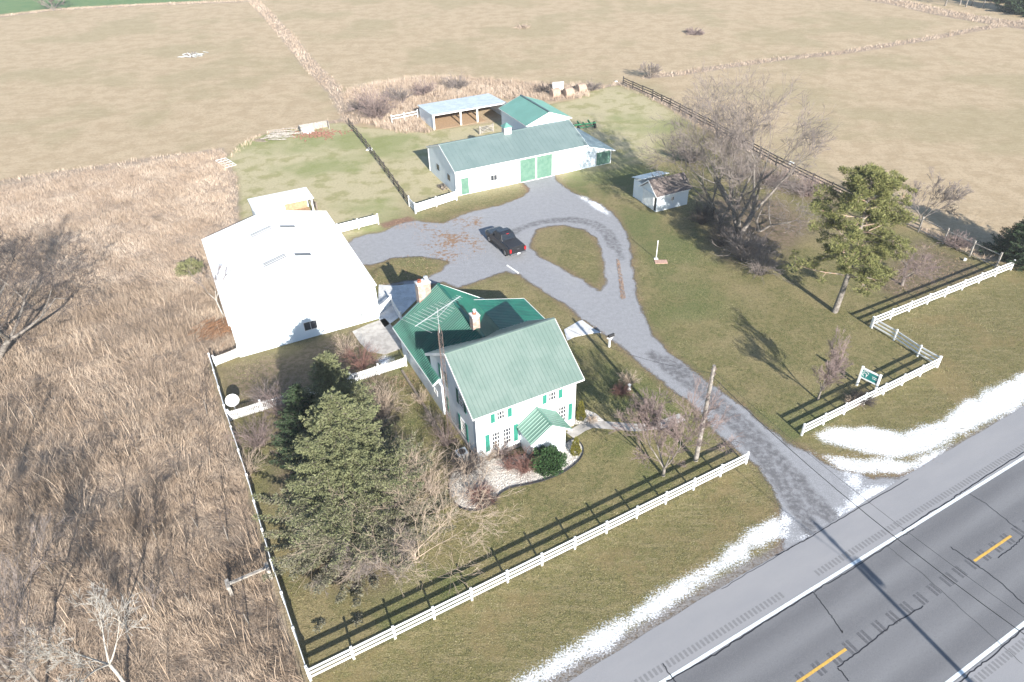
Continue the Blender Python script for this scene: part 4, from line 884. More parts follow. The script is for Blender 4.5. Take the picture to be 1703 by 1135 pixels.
# ------------------------------------------------------------------ odds and ends
def log_pile(name, c, n, L, ang, label, mat_, cat, r0=.07, spread=.5, tall=.4, seed=1):
    r = random.Random(seed); mb = MB()
    for i in range(n):
        a = ang+r.uniform(-.35, .35)*(2 if spread > .8 else 1); x, y = r.gauss(0, spread*.6), r.gauss(0, spread*.45); z = abs(r.gauss(0, tall*.5))+r0; l = L*r.uniform(.5, 1)/2; tl = r.uniform(-.12, .12)
        mb.tube([(x-l*cos(a), y-l*sin(a), z), (x+l*cos(a), y+l*sin(a), z+tl)], r0*r.uniform(.5, 1.2), 5)
    o = mb.build(name, mat_); o.location = (*c, 0); return tag(o, label, cat)
M['brush'] = simple('orange_brush', (.33, .18, .10), (.22, .13, .08), 8, .95, .1)
M['redbrick'] = simple('red_rubble', (.27, .14, .10), (.2, .11, .08), 6, .9, .1)
log_pile('brush_pile', G(370, 550), 420, 1.3, 1.2, 'rusty orange brush pile against the garage side wall', M['brush'], 'brush pile', .018, 1.6, .7, 3)
pile = pebbles('rubble_pile', np.array([G(525, 224)+rg.normal(0, 1, 2)*(1.9, .9) for _ in range(260)]), .10, .22, [M['redbrick']]); tag(pile, 'heap of red-brown rubble in front of the white framed bin', 'rubble')
bn = thing('storage_bin', (*G(502, 223), 0), 'open white and grey framed bin at the back edge of the pasture', 'bin', radians(25))
mb = MB(); mb.box(0, 4.4, 1.2, 1.3, 0, 1.0); mb.box(-.1, 0, -.4, 1.3, 0, 1.0); mb.box(4.3, 4.4, .2, 1.3, 0, 1.0); mb.build('side_board', M['woodgrey'], bn)
mb = MB(); mb.prism([(.2, -.5, .02), (1.9, -.5, .02), (1.9, .9, .5), (.2, .9, .5)], (0, 0, 0), (0, 0, .06)); mb.build('lid', M['vinyl'], bn)
log_pile('lumber_pile', G(470, 226), 34, 3.2, .4, 'jumble of grey and white lumber beside the pasture edge', M['woodgrey'], 'lumber', .07, 2.2, .35, 5)
log_pile('lumber_pile', G(432, 235), 9, 2.2, -.4, 'few yellowish boards leaning at the left end of the lumber jumble', M['wood'], 'lumber', .06, .7, .3, 6)
log_pile('log_pile', G(737, 313), 14, 1.5, -1.0, 'small heap of cut logs against the long barn side wall', M['wood'], 'logs', .11, .45, .3, 7)
gt = thing('metal_gate', (*G(376, 264), 0), 'white tubular gate lying on the grass at the pasture edge', 'gate', math.atan2(*(G(398, 279)-G(376, 264))[::-1]))
mb = MB()
for y in (0, .35, .9, 1.5): mb.tube([(0, -y, .1), (3.6, -y, .12)], .035, 6)
for x in (0, .9, 1.8, 2.7, 3.6): mb.tube([(x, 0, .1), (x, -1.5, .1)], .03, 6)
mb.build('tube_frame', M['vinyl'], gt)
M['bale'] = simple('weathered_hay', (.42, .31, .24), (.30, .22, .17), 4, .95, .1, bump=.05, bscale=12)
for (px, py), lb in (((923, 163), 'pale round hay bale nearest the rear barn, beside a white tarp'), ((945, 162), 'middle round hay bale of the three in the reeds'), ((966, 155), 'round hay bale farthest right in the reeds')):
    g = G(px, py); mb = MB(); a = radians(25); d = npv(cos(a), sin(a), 0)*.75; mb.tube([npv(0, 0, .78)-d, npv(0, 0, .78)-d*.9, npv(0, 0, .78)+d*.9, npv(0, 0, .78)+d], [.72, .8, .8, .72], 20)
    o = mb.build('hay_bale', M['bale'], smooth=False); o.location = (*g, 0); tag(o, lb, 'hay bale', 'round hay bales behind the barns')
g = G(928, 152); mb = MB(); mb.prism([(-1.0, 0, .9), (1.0, .2, .9), (1.1, 1.4, 1.2), (-.9, 1.3, 1.1)], (0, 0, 0), (0, 0, .05)); mb.box(-.9, 1, .3, 1.3, 0, .9); o = mb.build('tarp', M['vinyl']); o.location = (*g, 0); tag(o, 'white tarp over a box behind the round bales', 'tarp')
im = thing('farm_implement', (*G(972, 214), 0), 'green farm implement with black wheels parked on grass behind the lean-to', 'implement', radians(15))
M['implement'] = simple('implement_green', (.04, .22, .10), (.03, .15, .07), 5, .5)
mb = MB(); mb.bar((-1.8, 0, .7), (1.8, 0, .7), .14, .14); mb.bar((0, -1.2, .5), (0, .8, .75), .12, .12); mb.bar((-1, -.9, .5), (1.2, -.7, .55), .1, .1); mb.bar((-.8, 0, .7), (-.9, .9, .9), .08, .3); mb.bar((.9, 0, .7), (.8, .8, .95), .08, .3); mb.build('frame', M['implement'], im)
for x, y in ((-1.7, .5), (-1.2, -.6), (1.7, .4), (1.5, -.5)):
    mb = MB(); mb.tube([(x-.1, y, .38), (x+.1, y, .38)], .38, 14); mb.build('wheel', M['tyre'], im)
ls = simple('white_boards', (.5, .52, .5), (.3, .32, .32), 4, .8)
log_pile('field_junk', G(320, 94), 46, 1.5, .3, 'pile of white boards in a ring of weeds far out in the field', ls, 'debris', .09, 2.0, .4, 9)
for (px, py), lb, s_ in (((612, 250), 'white scrap board lying by the dark pasture fence', .9), ((1316, 273), 'small white block at the field edge behind the big tree', .5), ((1024, 137), 'small pale post stub near the corner of the back fence', .4), ((639, 607), 'pile of white scraps beside the picket fence', .5), ((1605, 434), 'tiny white ball in the enclosed corner garden', .25)):
    r = random.Random(px); mb = MB()
    for i in range(3): x, y = r.uniform(-.4, .4)*s_, r.uniform(-.3, .3)*s_; mb.obox((x, y, .08+.06*i), (s_*.5*cos(i), s_*.5*sin(i), 0), (-s_*.22*sin(i), s_*.22*cos(i), 0), (0, 0, .05))
    o = mb.build('white_scrap', M['vinyl']); o.location = (*G(px, py), 0); tag(o, lb, 'scrap')
ac = thing('heat_pump', (*loc(HF_O, HF_A, -8.9, .8), 0), 'grey outdoor heat pump box by the farmhouse corner', 'heat pump', HF_A)
mb = MB(); mb.box(-.4, .4, -.35, .35, .05, .85); mb.build('case', M['greyroof'], ac, bevel=.02); mb = MB(); mb.tube([(0, 0, .85), (0, 0, .87)], .28, 18); mb.build('fan_grille', M['dark'], ac)
mb = MB(); a_, c_ = loc(HF_O, HF_A, -9.1, 12.6), loc(HF_O, HF_A, -9.2, 3.6); mb.bar((*a_, .12), (*c_, .12), .18, .24); tag(mb.build('landscape_timber', M['wood']), 'long brown landscape timber beside the farmhouse side wall', 'timber')
st = MB(); q = loc(HF_O, HF_A, -.0, 0); 
gd = thing('garden_ornament', (*G(1046, 648), 0), 'small white garden ornament in the red-leaved plant clump', 'ornament'); mb = MB(); mb.tube([(0, 0, 0), (0, 0, .15), (0, 0, .35), (0, 0, .5), (0, 0, .62)], [.16, .12, .1, .15, .03], 10); mb.build('figure', M['vinyl'], gd)
# ------------------------------------------------------------------ vegetation
def unit(v): return v/np.maximum(np.linalg.norm(v, axis=-1, keepdims=True), 1e-9)
def seg_mesh(name, segs, mat_, parent, sides=3):
    S_a = np.array(segs, float); p, q, r0, r1 = S_a[:, :3], S_a[:, 3:6], S_a[:, 6], S_a[:, 7]; d = unit(q-p)
    ref = np.where(np.abs(d[:, 2:3]) < .9, np.array([[0, 0, 1.]]), np.array([[1., 0, 0]])); a = unit(np.cross(d, ref)); b = np.cross(d, a)
    t = np.arange(sides)*2*pi/sides; ct, st = np.cos(t), np.sin(t); off = a[:, None]*ct[None, :, None]+b[:, None]*st[None, :, None]
    V = np.concatenate([p[:, None]+off*r0[:, None, None], q[:, None]+off*r1[:, None, None]], 1)
    k_ = np.arange(sides); k2 = (k_+1) % sides; F_ = np.stack([k_, k2, k2+sides, k_+sides], 1); F_ = (F_[None]+(np.arange(len(segs))*2*sides)[:, None, None]).reshape(-1, 4)
    return np_mesh(name, V.reshape(-1, 3), F_, mat_, parent, smooth=True)
def grow(rs, p, d, L, r, lvl, mx, out, P):
    n = 3 if lvl < mx else 2; st = L/n
    for i in range(n):
        d = d+rs.normal(0, P['wob'], 3)+npv(0, 0, P['up'][min(lvl, len(P['up'])-1)]); d /= np.linalg.norm(d); q = p+d*st; r2 = max(r*(1-.28/n*1.6), P['rmin'])
        out[0 if r > P['rsplit'] else 1].append((*p, *q, r, r2)); p = q; r = r2
        if lvl < mx and i < n-1 and rs.random() < P['side'] and lvl > 0:
            e = d+unit(rs.normal(0, 1, 3))*P['ang']*1.2; e /= np.linalg.norm(e); grow(rs, p, e, L*P['lr']*rs.uniform(.6, .95), max(r*.5, P['rmin']), lvl+1, mx, out, P)
    if lvl >= mx:
        for j in range(P.get('spray', 2)):
            e = unit(d+unit(rs.normal(0, 1, 3))*.75); m_ = p-d*st*rs.uniform(0, 1.5); q = m_+e*L*rs.uniform(.35, .75); out[1].append((*m_, *q, P['rmin'], P['rmin']*.7))
    if lvl < mx:
        k_ = P['b'] if rs.random() < .6 else P['b']-1
        for j in range(k_):
            e = d+unit(rs.normal(0, 1, 3))*P['ang']*rs.uniform(.6, 1.3); e /= np.linalg.norm(e); grow(rs, p, e, L*P['lr']*rs.uniform(.75, 1.15), max(r*(.78 if j == 0 else .6), P['rmin']), lvl+1, mx, out, P)
M['bark'] = simple('grey_bark', (.23, .205, .18), (.13, .115, .10), 4, .9, .15, bump=.02)
M['barkpale'] = simple('pale_bark', (.44, .42, .38), (.30, .28, .25), 4, .9, .15, bump=.01)
M['twig'] = simple('grey_twig', (.235, .20, .185), (.17, .145, .13), 2, .9, .1)
M['twigpurple'] = simple('purple_twig', (.265, .205, .19), (.19, .145, .135), 2, .9, .1)
M['twigtan'] = simple('tan_twig', (.46, .365, .285), (.34, .27, .21), 2, .9, .1)
M['twigred'] = simple('red_twig', (.25, .14, .115), (.18, .10, .085), 2, .9, .1)
M['twigdark'] = simple('dark_twig', (.12, .10, .09), (.08, .065, .06), 2, .9, .1)
def bare_tree(px, h, label, seed, spread=.5, stems=1, lean=(0, 0), bark='bark', twig='twig', mx=5, b=3, rmin=.008, r0=None, cat='tree', name='bare_tree', group=None, up=(.0, .03, .05, .04, .03, .02), trunk=.28, side=.5, xy=None, ang=None):
    xy = G(*px) if xy is None else xy; root = thing(name, (*xy, 0), label, cat, 0, group); rs = np.random.default_rng(seed); r0 = r0 or h*.022
    tot = sum(.74**i for i in range(mx)); out = [[], []]
    P = dict(wob=.07, up=up, rsplit=max(rmin*2.6, .03), rmin=rmin, side=side, ang=ang or spread, lr=.74, b=b)
    for s in range(stems):
        L0 = h*trunk*(1 if stems == 1 else rs.uniform(.8, 1.05)); Lr = (h-L0)/tot*1.12
        d = npv(lean[0], lean[1], 1.0)
        if stems > 1: t = 2*pi*s/stems+rs.uniform(-.5, .5); d = d+npv(cos(t), sin(t), 0)*spread*.8
        d /= np.linalg.norm(d); p = npv(0, 0, -.1); q = p
        if trunk > 0:
            rr = r0*(1 if stems == 1 else .75); n = 3
            for i in range(n):
                q = p+d*L0/n; d = unit(d+rs.normal(0, .04, 3)); out[0].append((*p, *q, rr*(1.25 if i == 0 else 1), rr*.93)); p = q; rr *= .93
        else: rr = r0
        nb = b+1 if stems == 1 else b
        for j in range(nb):
            t = 2*pi*j/nb+rs.uniform(-.5, .5); e = unit(d*1.0+npv(cos(t), sin(t), 0)*spread*rs.uniform(.7, 1.4)); grow(rs, p, e, Lr*rs.uniform(.85, 1.15), rr*rs.uniform(.55, .75), 1, mx, out, P)
    if out[0]: seg_mesh('trunk', out[0], M[bark], root, 7)
    if out[1]: seg_mesh('crown', out[1], M[twig], root, 3)
    return root
def whip_shrub(px, h, n, rad, label, seed, twig='twigtan', droop=.0, rmin=.006, name='bare_shrub', sub=3, group=None, xy=None):
    xy = G(*px) if xy is None else xy; rs = np.random.default_rng(seed); segs = []
    for i in range(n):
        t = rs.uniform(0, 2*pi); tilt = abs(rs.normal(0, .5))*rad/h*1.4; base = npv(cos(t), sin(t), 0)*rs.uniform(0, .25)*rad; d = unit(npv(cos(t)*tilt, sin(t)*tilt, 1)); p = base; L = h*rs.uniform(.6, 1.1)/5; r = rmin*2.2
        for k_ in range(5):
            d = unit(d+npv(cos(t), sin(t), 0)*.10+npv(0, 0, -droop*(k_+1)*.12)+rs.normal(0, .08, 3)); q = p+d*L; segs.append((*p, *q, r, r*.8)); p = q; r = max(r*.8, rmin)
            if k_ > 0:
                for j in range(rs.integers(0, sub+1)):
                    e = unit(d+unit(rs.normal(0, 1, 3))*.7); m_ = p+e*L*rs.uniform(.5, 1.1); segs.append((*p, *m_, rmin*1.1, rmin)); 
                    if sub > 2: e2 = unit(e+rs.normal(0, .5, 3)); segs.append((*m_, *(m_+e2*L*.6), rmin, rmin*.8))
    o = seg_mesh(name, segs, M[twig], None, 3); o.location = (*xy, 0); return tag(o, label, 'shrub', group)
def needle_mat(name, c1, c2, c3):
    k = NT(name); t = k.attr('tint'); n = k.noise(1.2, 3, .6); c = k.mix(t, c1, c2); c = k.mix(k.ramp(n, .5, .75, 0, .7), c, c3); 
    k.out(c, .75, .15); return k.mat
M['spruce'] = needle_mat('spruce_needles', (.09, .105, .05), (.21, .215, .115), (.145, .15, .075))
M['sprucegrey'] = needle_mat('dry_spruce_needles', (.15, .145, .095), (.25, .23, .165), (.12, .13, .075))
M['sprucedark'] = needle_mat('dark_spruce_needles', (.03, .05, .025), (.055, .08, .04), (.04, .06, .03))
M['pine'] = needle_mat('pine_needles', (.10, .115, .038), (.24, .235, .09), (.15, .15, .06))
M['arb'] = needle_mat('golden_foliage', (.13, .125, .02), (.20, .18, .04), (.09, .10, .02))
M['yew'] = needle_mat('dark_green_foliage', (.025, .06, .02), (.05, .095, .035), (.03, .05, .02))
M['bushg'] = needle_mat('dull_green_foliage', (.15, .16, .07), (.22, .22, .11), (.2, .17, .1))
def quads_at(P, D, ln, wd, rs, tint=None):
    """one narrow leaf quad per point P along direction D"""
    n = len(P); D = unit(D); a = unit(np.cross(D, unit(rs.normal(0, 1, (n, 3))))); ln = np.broadcast_to(ln, (n,))[:, None]; wd = np.broadcast_to(wd, (n,))[:, None]
    V = np.stack([P-a*wd/2, P+a*wd/2, P+D*ln+a*wd*.35, P+D*ln-a*wd*.35], 1).reshape(-1, 3); F_ = np.arange(n*4).reshape(-1, 4)
    tt = rs.random(n) if tint is None else tint; return V, F_, np.repeat(tt, 4)
def spruce(px, h, R, label, seed, mat_='spruce', mat2=None, dens=1.0, zbase=.04, name='spruce_tree', xy=None, rise=.05, cat='tree', group=None, qs=1.0):
    xy = G(*px) if xy is None else xy; root = thing(name, (*xy, 0), label, cat, 0, group); rs = np.random.default_rng(seed)
    seg_mesh('trunk', [(0, 0, -.1+h*i/8, rs.normal(0, .02), rs.normal(0, .02), -.1+h*(i+1)/8, h*.018*(1-i/8.2)+.01, h*.018*(1-(i+1)/8.2)+.01) for i in range(8)], M['bark'], root, 8)
    twP, twD, twL, twig = [], [], [], []; z = h*zbase
    while z < h*.985:
        f = z/h; Lb = R*(1-f)**.68*(1+.12*rs.normal()); nb = max(4, int((7+5*(1-f))*dens**.5)); a0 = rs.uniform(0, 6.28)
        for i in range(nb):
            a = a0+2*pi*i/nb+rs.normal(0, .18); L = Lb*rs.uniform(.6, 1.15)*(1+.25*sin(3*a+z*1.3)); hd_ = npv(cos(a), sin(a), 0); sdv = npv(-sin(a), cos(a), 0); n = max(4, int(L/.17)); prev = npv(0, 0, z)
            for k_ in range(1, n+1):
                t = k_/n; droop = -.16*L*sin(t*pi*.75)+rise*L*t*t*2; p = npv(0, 0, z+droop)+hd_*L*t+rs.normal(0, .02, 3); twig.append((*prev, *p, .022*(1-t)+.006, .022*(1-t)+.004)); prev = p
                if t > .22:
                    for s in (-1, 1):
                        tl = (.16+.34*(1-t))*min(L, 2.6)*.55*rs.uniform(.7, 1.2); twP.append(p); twD.append(unit(hd_*.75+sdv*s*.85+npv(0, 0, rs.uniform(-.25, .12)))); twL.append(tl)
            twP.append(prev); twD.append(unit(hd_+npv(0, 0, .1))); twL.append(.22)
        z += (.20+.10*f*0+.08*(1-f))*h/10/dens**.3*1.05
    twP.append(npv(0, 0, h*.97)); twD.append(npv(0, 0, 1.)); twL.append(.35)
    twP, twD, twL = map(np.array, (twP, twD, twL)); K = int(7*dens); n = len(twP)
    tt = np.tile(np.linspace(.05, 1, K), n); P_ = np.repeat(twP, K, 0)+np.repeat(twD, K, 0)*(tt*np.repeat(twL, K))[:, None]+rs.normal(0, .015, (n*K, 3)); D_ = np.repeat(twD, K, 0)+rs.normal(0, .55, (n*K, 3))
    sz = .13*qs*rs.uniform(.7, 1.3, n*K); V, F_, tn = quads_at(P_, D_, sz, .055*qs, rs)
    if mat2:
        zz = P_[:, 2]/h; rr = rs.random(len(P_)); patch = .5+.5*np.sin(P_[:, 0]*1.7+1.3)*np.sin(P_[:, 1]*1.9+P_[:, 2]*1.1)
        lo = (rr+patch*.5) > (.10+zz*2.0-.25*P_[:, 0]/R)
        for nm, mk, mm in (('crown', ~lo, mat_), ('crown', lo, mat2)):
            if mk.sum(): Vq = V.reshape(-1, 4, 3)[mk].reshape(-1, 3); np_mesh(nm if mm == mat_ else 'lower_crown', Vq, np.arange(len(Vq)).reshape(-1, 4), M[mm], root, {'tint': tn.reshape(-1, 4)[mk].ravel()})
    else: np_mesh('crown', V, F_, M[mat_], root, {'tint': tn})
    seg_mesh('branches', twig, M['twig'], root, 3); return root
def blob(px, rx, rz, n, label, seed, mat_, shape='ball', name='shrub', size=.09, xy=None, cat='shrub', upd=.8, group=None, ry=None):
    xy = G(*px) if xy is None else xy; rs = np.random.default_rng(seed); ry = ry or rx; d = unit(rs.normal(0, 1, (n, 3))); rad = rs.uniform(.55, 1.0, n)**.6
    if shape == 'ball': lump = 1+.2*np.sin(d[:, 0]*6+seed)*np.sin(d[:, 1]*7+1)+.14*np.sin(d[:, 2]*9+d[:, 0]*5); P_ = d*(rad*lump)[:, None]*npv(rx, ry, rz/2)+npv(0, 0, rz/2); nrm = d
    else:
        z = 1-np.sqrt(rs.random(n)); t = rs.uniform(0, 2*pi, n); r = rx*(1-z)**.7*np.minimum(1, .6+z*4)*rad*(1+.1*np.sin(t*5+z*9)); P_ = np.stack([r*np.cos(t), r*np.sin(t), z*rz], 1); nrm = np.stack([np.cos(t), np.sin(t), 0*t+.3], 1)
    D_ = nrm*.6+npv(0, 0, upd)+rs.normal(0, .4, (n, 3)); V, F_, tn = quads_at(P_, D_, size*rs.uniform(.7, 1.4, n), size*.45, rs)
    o = np_mesh(name, V, F_, M[mat_], None, {'tint': tn}); o.location = (*xy, 0); return tag(o, label, cat, group)
def pine(px, h, R, label, seed, lean=(0, 0)):
    xy = G(*px); root = thing('pine_tree', (*xy, 0), label, 'tree'); rs = np.random.default_rng(seed); tr, tw, lim = [], [], []; cl = []
    pts = [npv(lean[0]*t*h+.25*sin(t*4), lean[1]*t*h, h*t-.1) for t in np.linspace(0, .97, 11)]
    for i in range(10): tr.append((*pts[i], *pts[i+1], .27*(1-i/10.8)+.02, .27*(1-(i+1)/10.8)+.02))
    def at(z): f = min(.999, z/(h*.97))*10; i = int(f); return pts[i]+(pts[min(i+1, 10)]-pts[i])*(f-i)
    for i in range(50):
        f = .27+.71*(i/50)**.95; z = h*f; a = i*2.4+rs.uniform(-.3, .3); prof = min(1, (f-.1)*2.2)*(1-f)**.55*1.25 if f > .3 else .75; L = R*prof*rs.uniform(.55, 1.25)*(1+.25*cos(a-2.6)*(1 if f < .7 else 0)); p = at(z); d = unit(npv(cos(a), sin(a), .12+.45*f)); n = 5; bare = f < .36 and rs.random() < .35
        for k_ in range(n):
            d = unit(d+rs.normal(0, .13, 3)+npv(0, 0, -.02)); q = p+d*L/n; lim.append((*p, *q, .065*(1-k_/6), .065*(1-(k_+1)/6))); p = q
            if k_ >= 1 and not bare:
                for s in range(3 if k_ > 1 else 2):
                    e = unit(d+rs.normal(0, .75, 3)); q2 = p+e*rs.uniform(.3, 1.0)*(.6+L*.12); lim.append((*p, *q2, .025, .012)); cl.append((*q2, rs.uniform(.25, .5)))
        if not bare: cl.append((*p, .6))
    cl.append((*at(h*.96), .6)); cl = np.array(cl); K = 105; n = len(cl)*K; d = unit(rs.normal(0, 1, (n, 3))); r = np.repeat(cl[:, 3], K)*rs.random(n)**.45; P_ = np.repeat(cl[:, :3], K, 0)+d*r[:, None]*npv(1, 1, .55)
    V, F_, tn = quads_at(P_, d*npv(1, 1, .6)+npv(0, 0, .55)+rs.normal(0, .3, (n, 3)), .17*rs.uniform(.7, 1.3, n), .045, rs)
    seg_mesh('trunk', tr, M['bark'], root, 10); M['pinelimb'] = simple('pine_limb', (.36, .24, .17), (.3, .26, .22), 3, .9); seg_mesh('limb', lim, M['pinelimb'], root, 5); np_mesh('crown', V, F_, M['pine'], root, {'tint': tn}); return root
# evergreens
spruce((603, 886), 11.8, 5.1, 'tallest spruce, big shaggy crown turning grey below, between the side fence and farmhouse', 3, 'spruce', 'sprucegrey', 2.3, qs=.8)
spruce((574, 745), 8.7, 3.3, 'middle-sized spruce overlapping the long picket fence behind the tallest spruce', 7, 'spruce', None, 1.6, qs=.85)
spruce((520, 757), 6.6, 2.3, 'dark smaller spruce in the shade at the picket fence', 9, 'sprucedark', None, 1.3, qs=.85)
pine((1388, 519), 13.4, 5.3, 'tall pine with bare lower trunk and yellow-green clumpy crown on the right lawn', 4, (.015, .03))
spruce((1712, 432), 7.0, 3.6, 'dark evergreen at the right edge beyond the roadside fence corner', 12, 'sprucedark', None, 1.0, xy=G(1722, 438))
spruce((1690, 418), 4.2, 2.4, 'low dark evergreen just left of the right-edge evergreen', 13, 'sprucedark', None, .9, xy=G(1682, 428))
blob((958, 690), .42, 1.9, 2600, 'small golden cone shrub at the back corner of the farmhouse front path', 1, 'arb', 'cone', 'conical_shrub', .07, xy=loc(HF_O, HF_A, .85, .35))
blob((957, 757), .42, 1.75, 2600, 'small golden cone shrub beside the front porch', 2, 'arb', 'cone', 'conical_shrub', .07, xy=G(957, 755))
blob((912, 788), 1.15, 1.75, 9000, 'rounded dark green yew in front of the porch', 3, 'yew', 'ball', 'round_shrub', .12, ry=1.0, xy=G(911, 783))
blob((318, 455), 1.3, 1.3, 3000, 'dull green low bush in the reeds left of the garage', 5, 'bushg', 'ball', 'green_bush', .12)
# bare trees
bare_tree((1229, 392), 15.6, 'biggest bare tree with huge spreading limbs right of the small old shed', 21, .62, 3, (.02, .05), mx=6, b=3, rmin=.012, r0=.42, trunk=.2, side=.4, up=(0, .10, .09, .05, .03, .02))
bare_tree((1196, 372), 12.0, 'bare tree with pale upright limbs close behind the small old shed', 22, .6, 2, (-.03, .05), mx=5, b=3, rmin=.013, r0=.30, trunk=.25, side=.5)
bare_tree((1262, 385), 7.5, 'bare tree with low limbs stretching right towards the pine', 27, 1.0, 2, (.45, -.05), twig='twig', mx=5, b=3, rmin=.012, r0=.2, trunk=.2, side=.4, up=(0, -.01, .0, 0, .02))
bare_tree((1500, 474), 4.3, 'low spreading bare fruit tree inside the fenced corner by the pine', 23, .9, 1, twig='twigpurple', mx=5, b=3, rmin=.010, r0=.16, trunk=.2, side=.6, up=(0, .02, .04, .05, .05))
bare_tree((1360, 665), 4.6, 'small bare ornamental tree beside the green sign', 24, .42, 1, twig='twigpurple', mx=6, b=3, rmin=.007, r0=.09, trunk=.2, side=.55, up=(0, .05, .06, .06, .05))
bare_tree((1103, 791), 6.6, 'bare vase-shaped tree beside the leaning utility pole', 25, .5, 1, twig='twigpurple', mx=6, b=3, rmin=.009, r0=.13, trunk=.12, side=.6, up=(0, .05, .06, .05, .03))
bare_tree((1532, 368), 5.2, 'bare tree standing behind the pine by the grey board fence', 26, .5, 2, mx=5, b=3, rmin=.014, r0=.12, trunk=.15)
bare_tree((690, 930), 8.0, 'tan bare tree with low branches reaching right from beside the tallest spruce', 31, .75, 3, (.22, .12), 'twigtan', 'twigtan', mx=5, b=3, rmin=.006, r0=.08, trunk=.06, side=.42, up=(0, .0, .0, .01, .02))
bare_tree((625, 935), 4.2, 'greyish bare tangle at the foot of the tallest spruce', 32, 1.1, 4, (-.1, 0), twig='twig', mx=5, b=3, rmin=.007, r0=.10, trunk=.1, side=.6)
bare_tree((-6, 600), 12.5, 'large dark bare tree rising from the reeds at the left edge', 41, .8, 3, (.16, .06), twig='twigdark', mx=6, b=3, rmin=.011, r0=.38, trunk=.2, side=.35)
bare_tree((216, 1150), 7.4, 'pale silvery bare tree at the lower left corner', 42, .6, 1, (-.12, .1), 'barkpale', 'barkpale', mx=5, b=3, rmin=.009, r0=.10, trunk=.35, side=.5)
for i, (px, h, lb) in enumerate((((78, 1155), 8.8, 'slim grey bare tree, nearer the bottom edge left of the pale silvery tree'), ((18, 1120), 7.8, 'slim grey bare tree in the lower left corner beside the slightly taller one'), ((-50, 1040), 9.0, 'bare tree at the left edge above the lower left corner'), ((262, 1022), 2.6, 'small leafless sapling in the grass above the pale silvery tree'))):
    bare_tree(px, h, lb, 50+i, .45, 1, (-.05, .05), 'bark', 'twig', mx=5, b=3 if h > 3 else 2, rmin=.008, r0=.09 if h > 3 else .04, trunk=.3, side=.45)
bare_tree((374, 528), 5.6, 'small pale bare tree leaning left beside the garage side wall', 44, .45, 1, (-.28, .1), 'barkpale', 'twig', mx=4, b=3, rmin=.008, r0=.07, trunk=.35)
bare_tree((90, 18), 6.0, 'lone bare tree at the far top left field edge', 45, .6, 3, mx=4, b=3, rmin=.04, r0=.2, trunk=.1)
bare_tree((1081, 131), 2.8, 'tiny bare bush at the corner of the far hay fields', 46, .6, 3, mx=4, b=3, rmin=.02, r0=.06, trunk=.1)
for i, (px, h) in enumerate((((1572, 10), 9), ((1596, 8), 11), ((1606, 12), 9), ((1616, 10), 10), ((1634, 14), 8))):
    bare_tree(px, h, ('leftmost', 'second from left', 'middle', 'second from right', 'rightmost')[i]+' of the five far bare trees at the upper right field edge', 60+i, .4, 1, twig='twigdark', mx=4, b=3, rmin=.05, r0=.2, trunk=.3, group='far trees at the upper right field edge')
spruce((1700, 18), 9, 5, 'dark evergreen at the far upper right corner', 66, 'sprucedark', None, .5, xy=G(1702, 22), qs=3.5)
spruce((1670, 4), 8, 4, 'second dark evergreen near the far upper right corner', 67, 'sprucedark', None, .5, xy=G(1668, 2), qs=3.5)
# slim saplings scattered through the dry grass
sp0 = bare_tree((262, 900), 3.0, 'slim bare sapling standing in the dry grass left of the side fence', 71, .35, 1, twig='twigdark', bark='bark', mx=3, b=2, rmin=.009, r0=.035, trunk=.45, side=.4, name='bare_sapling', group='slim saplings in the dry grass', cat='sapling')
rsp = np.random.default_rng(11)
for px in ((60, 860), (110, 800), (150, 930), (205, 850), (235, 760), (180, 700), (300, 800), (330, 880), (290, 960), (350, 760), (90, 960), (130, 1010), (380, 900), (320, 1010), (40, 760), (240, 990), (345, 690), (275, 880), (415, 1040), (60, 700)):
    o_ = dup(sp0, G(*px), rsp.uniform(0, 6.28), 'slim bare sapling standing in the dry grass left of the side fence'); f_ = rsp.uniform(.6, 1.25); o_.scale = (f_, f_, f_*rsp.uniform(.9, 1.2)); o_.rotation_euler = (rsp.normal(0, .08), rsp.normal(0, .08), o_.rotation_euler[2])
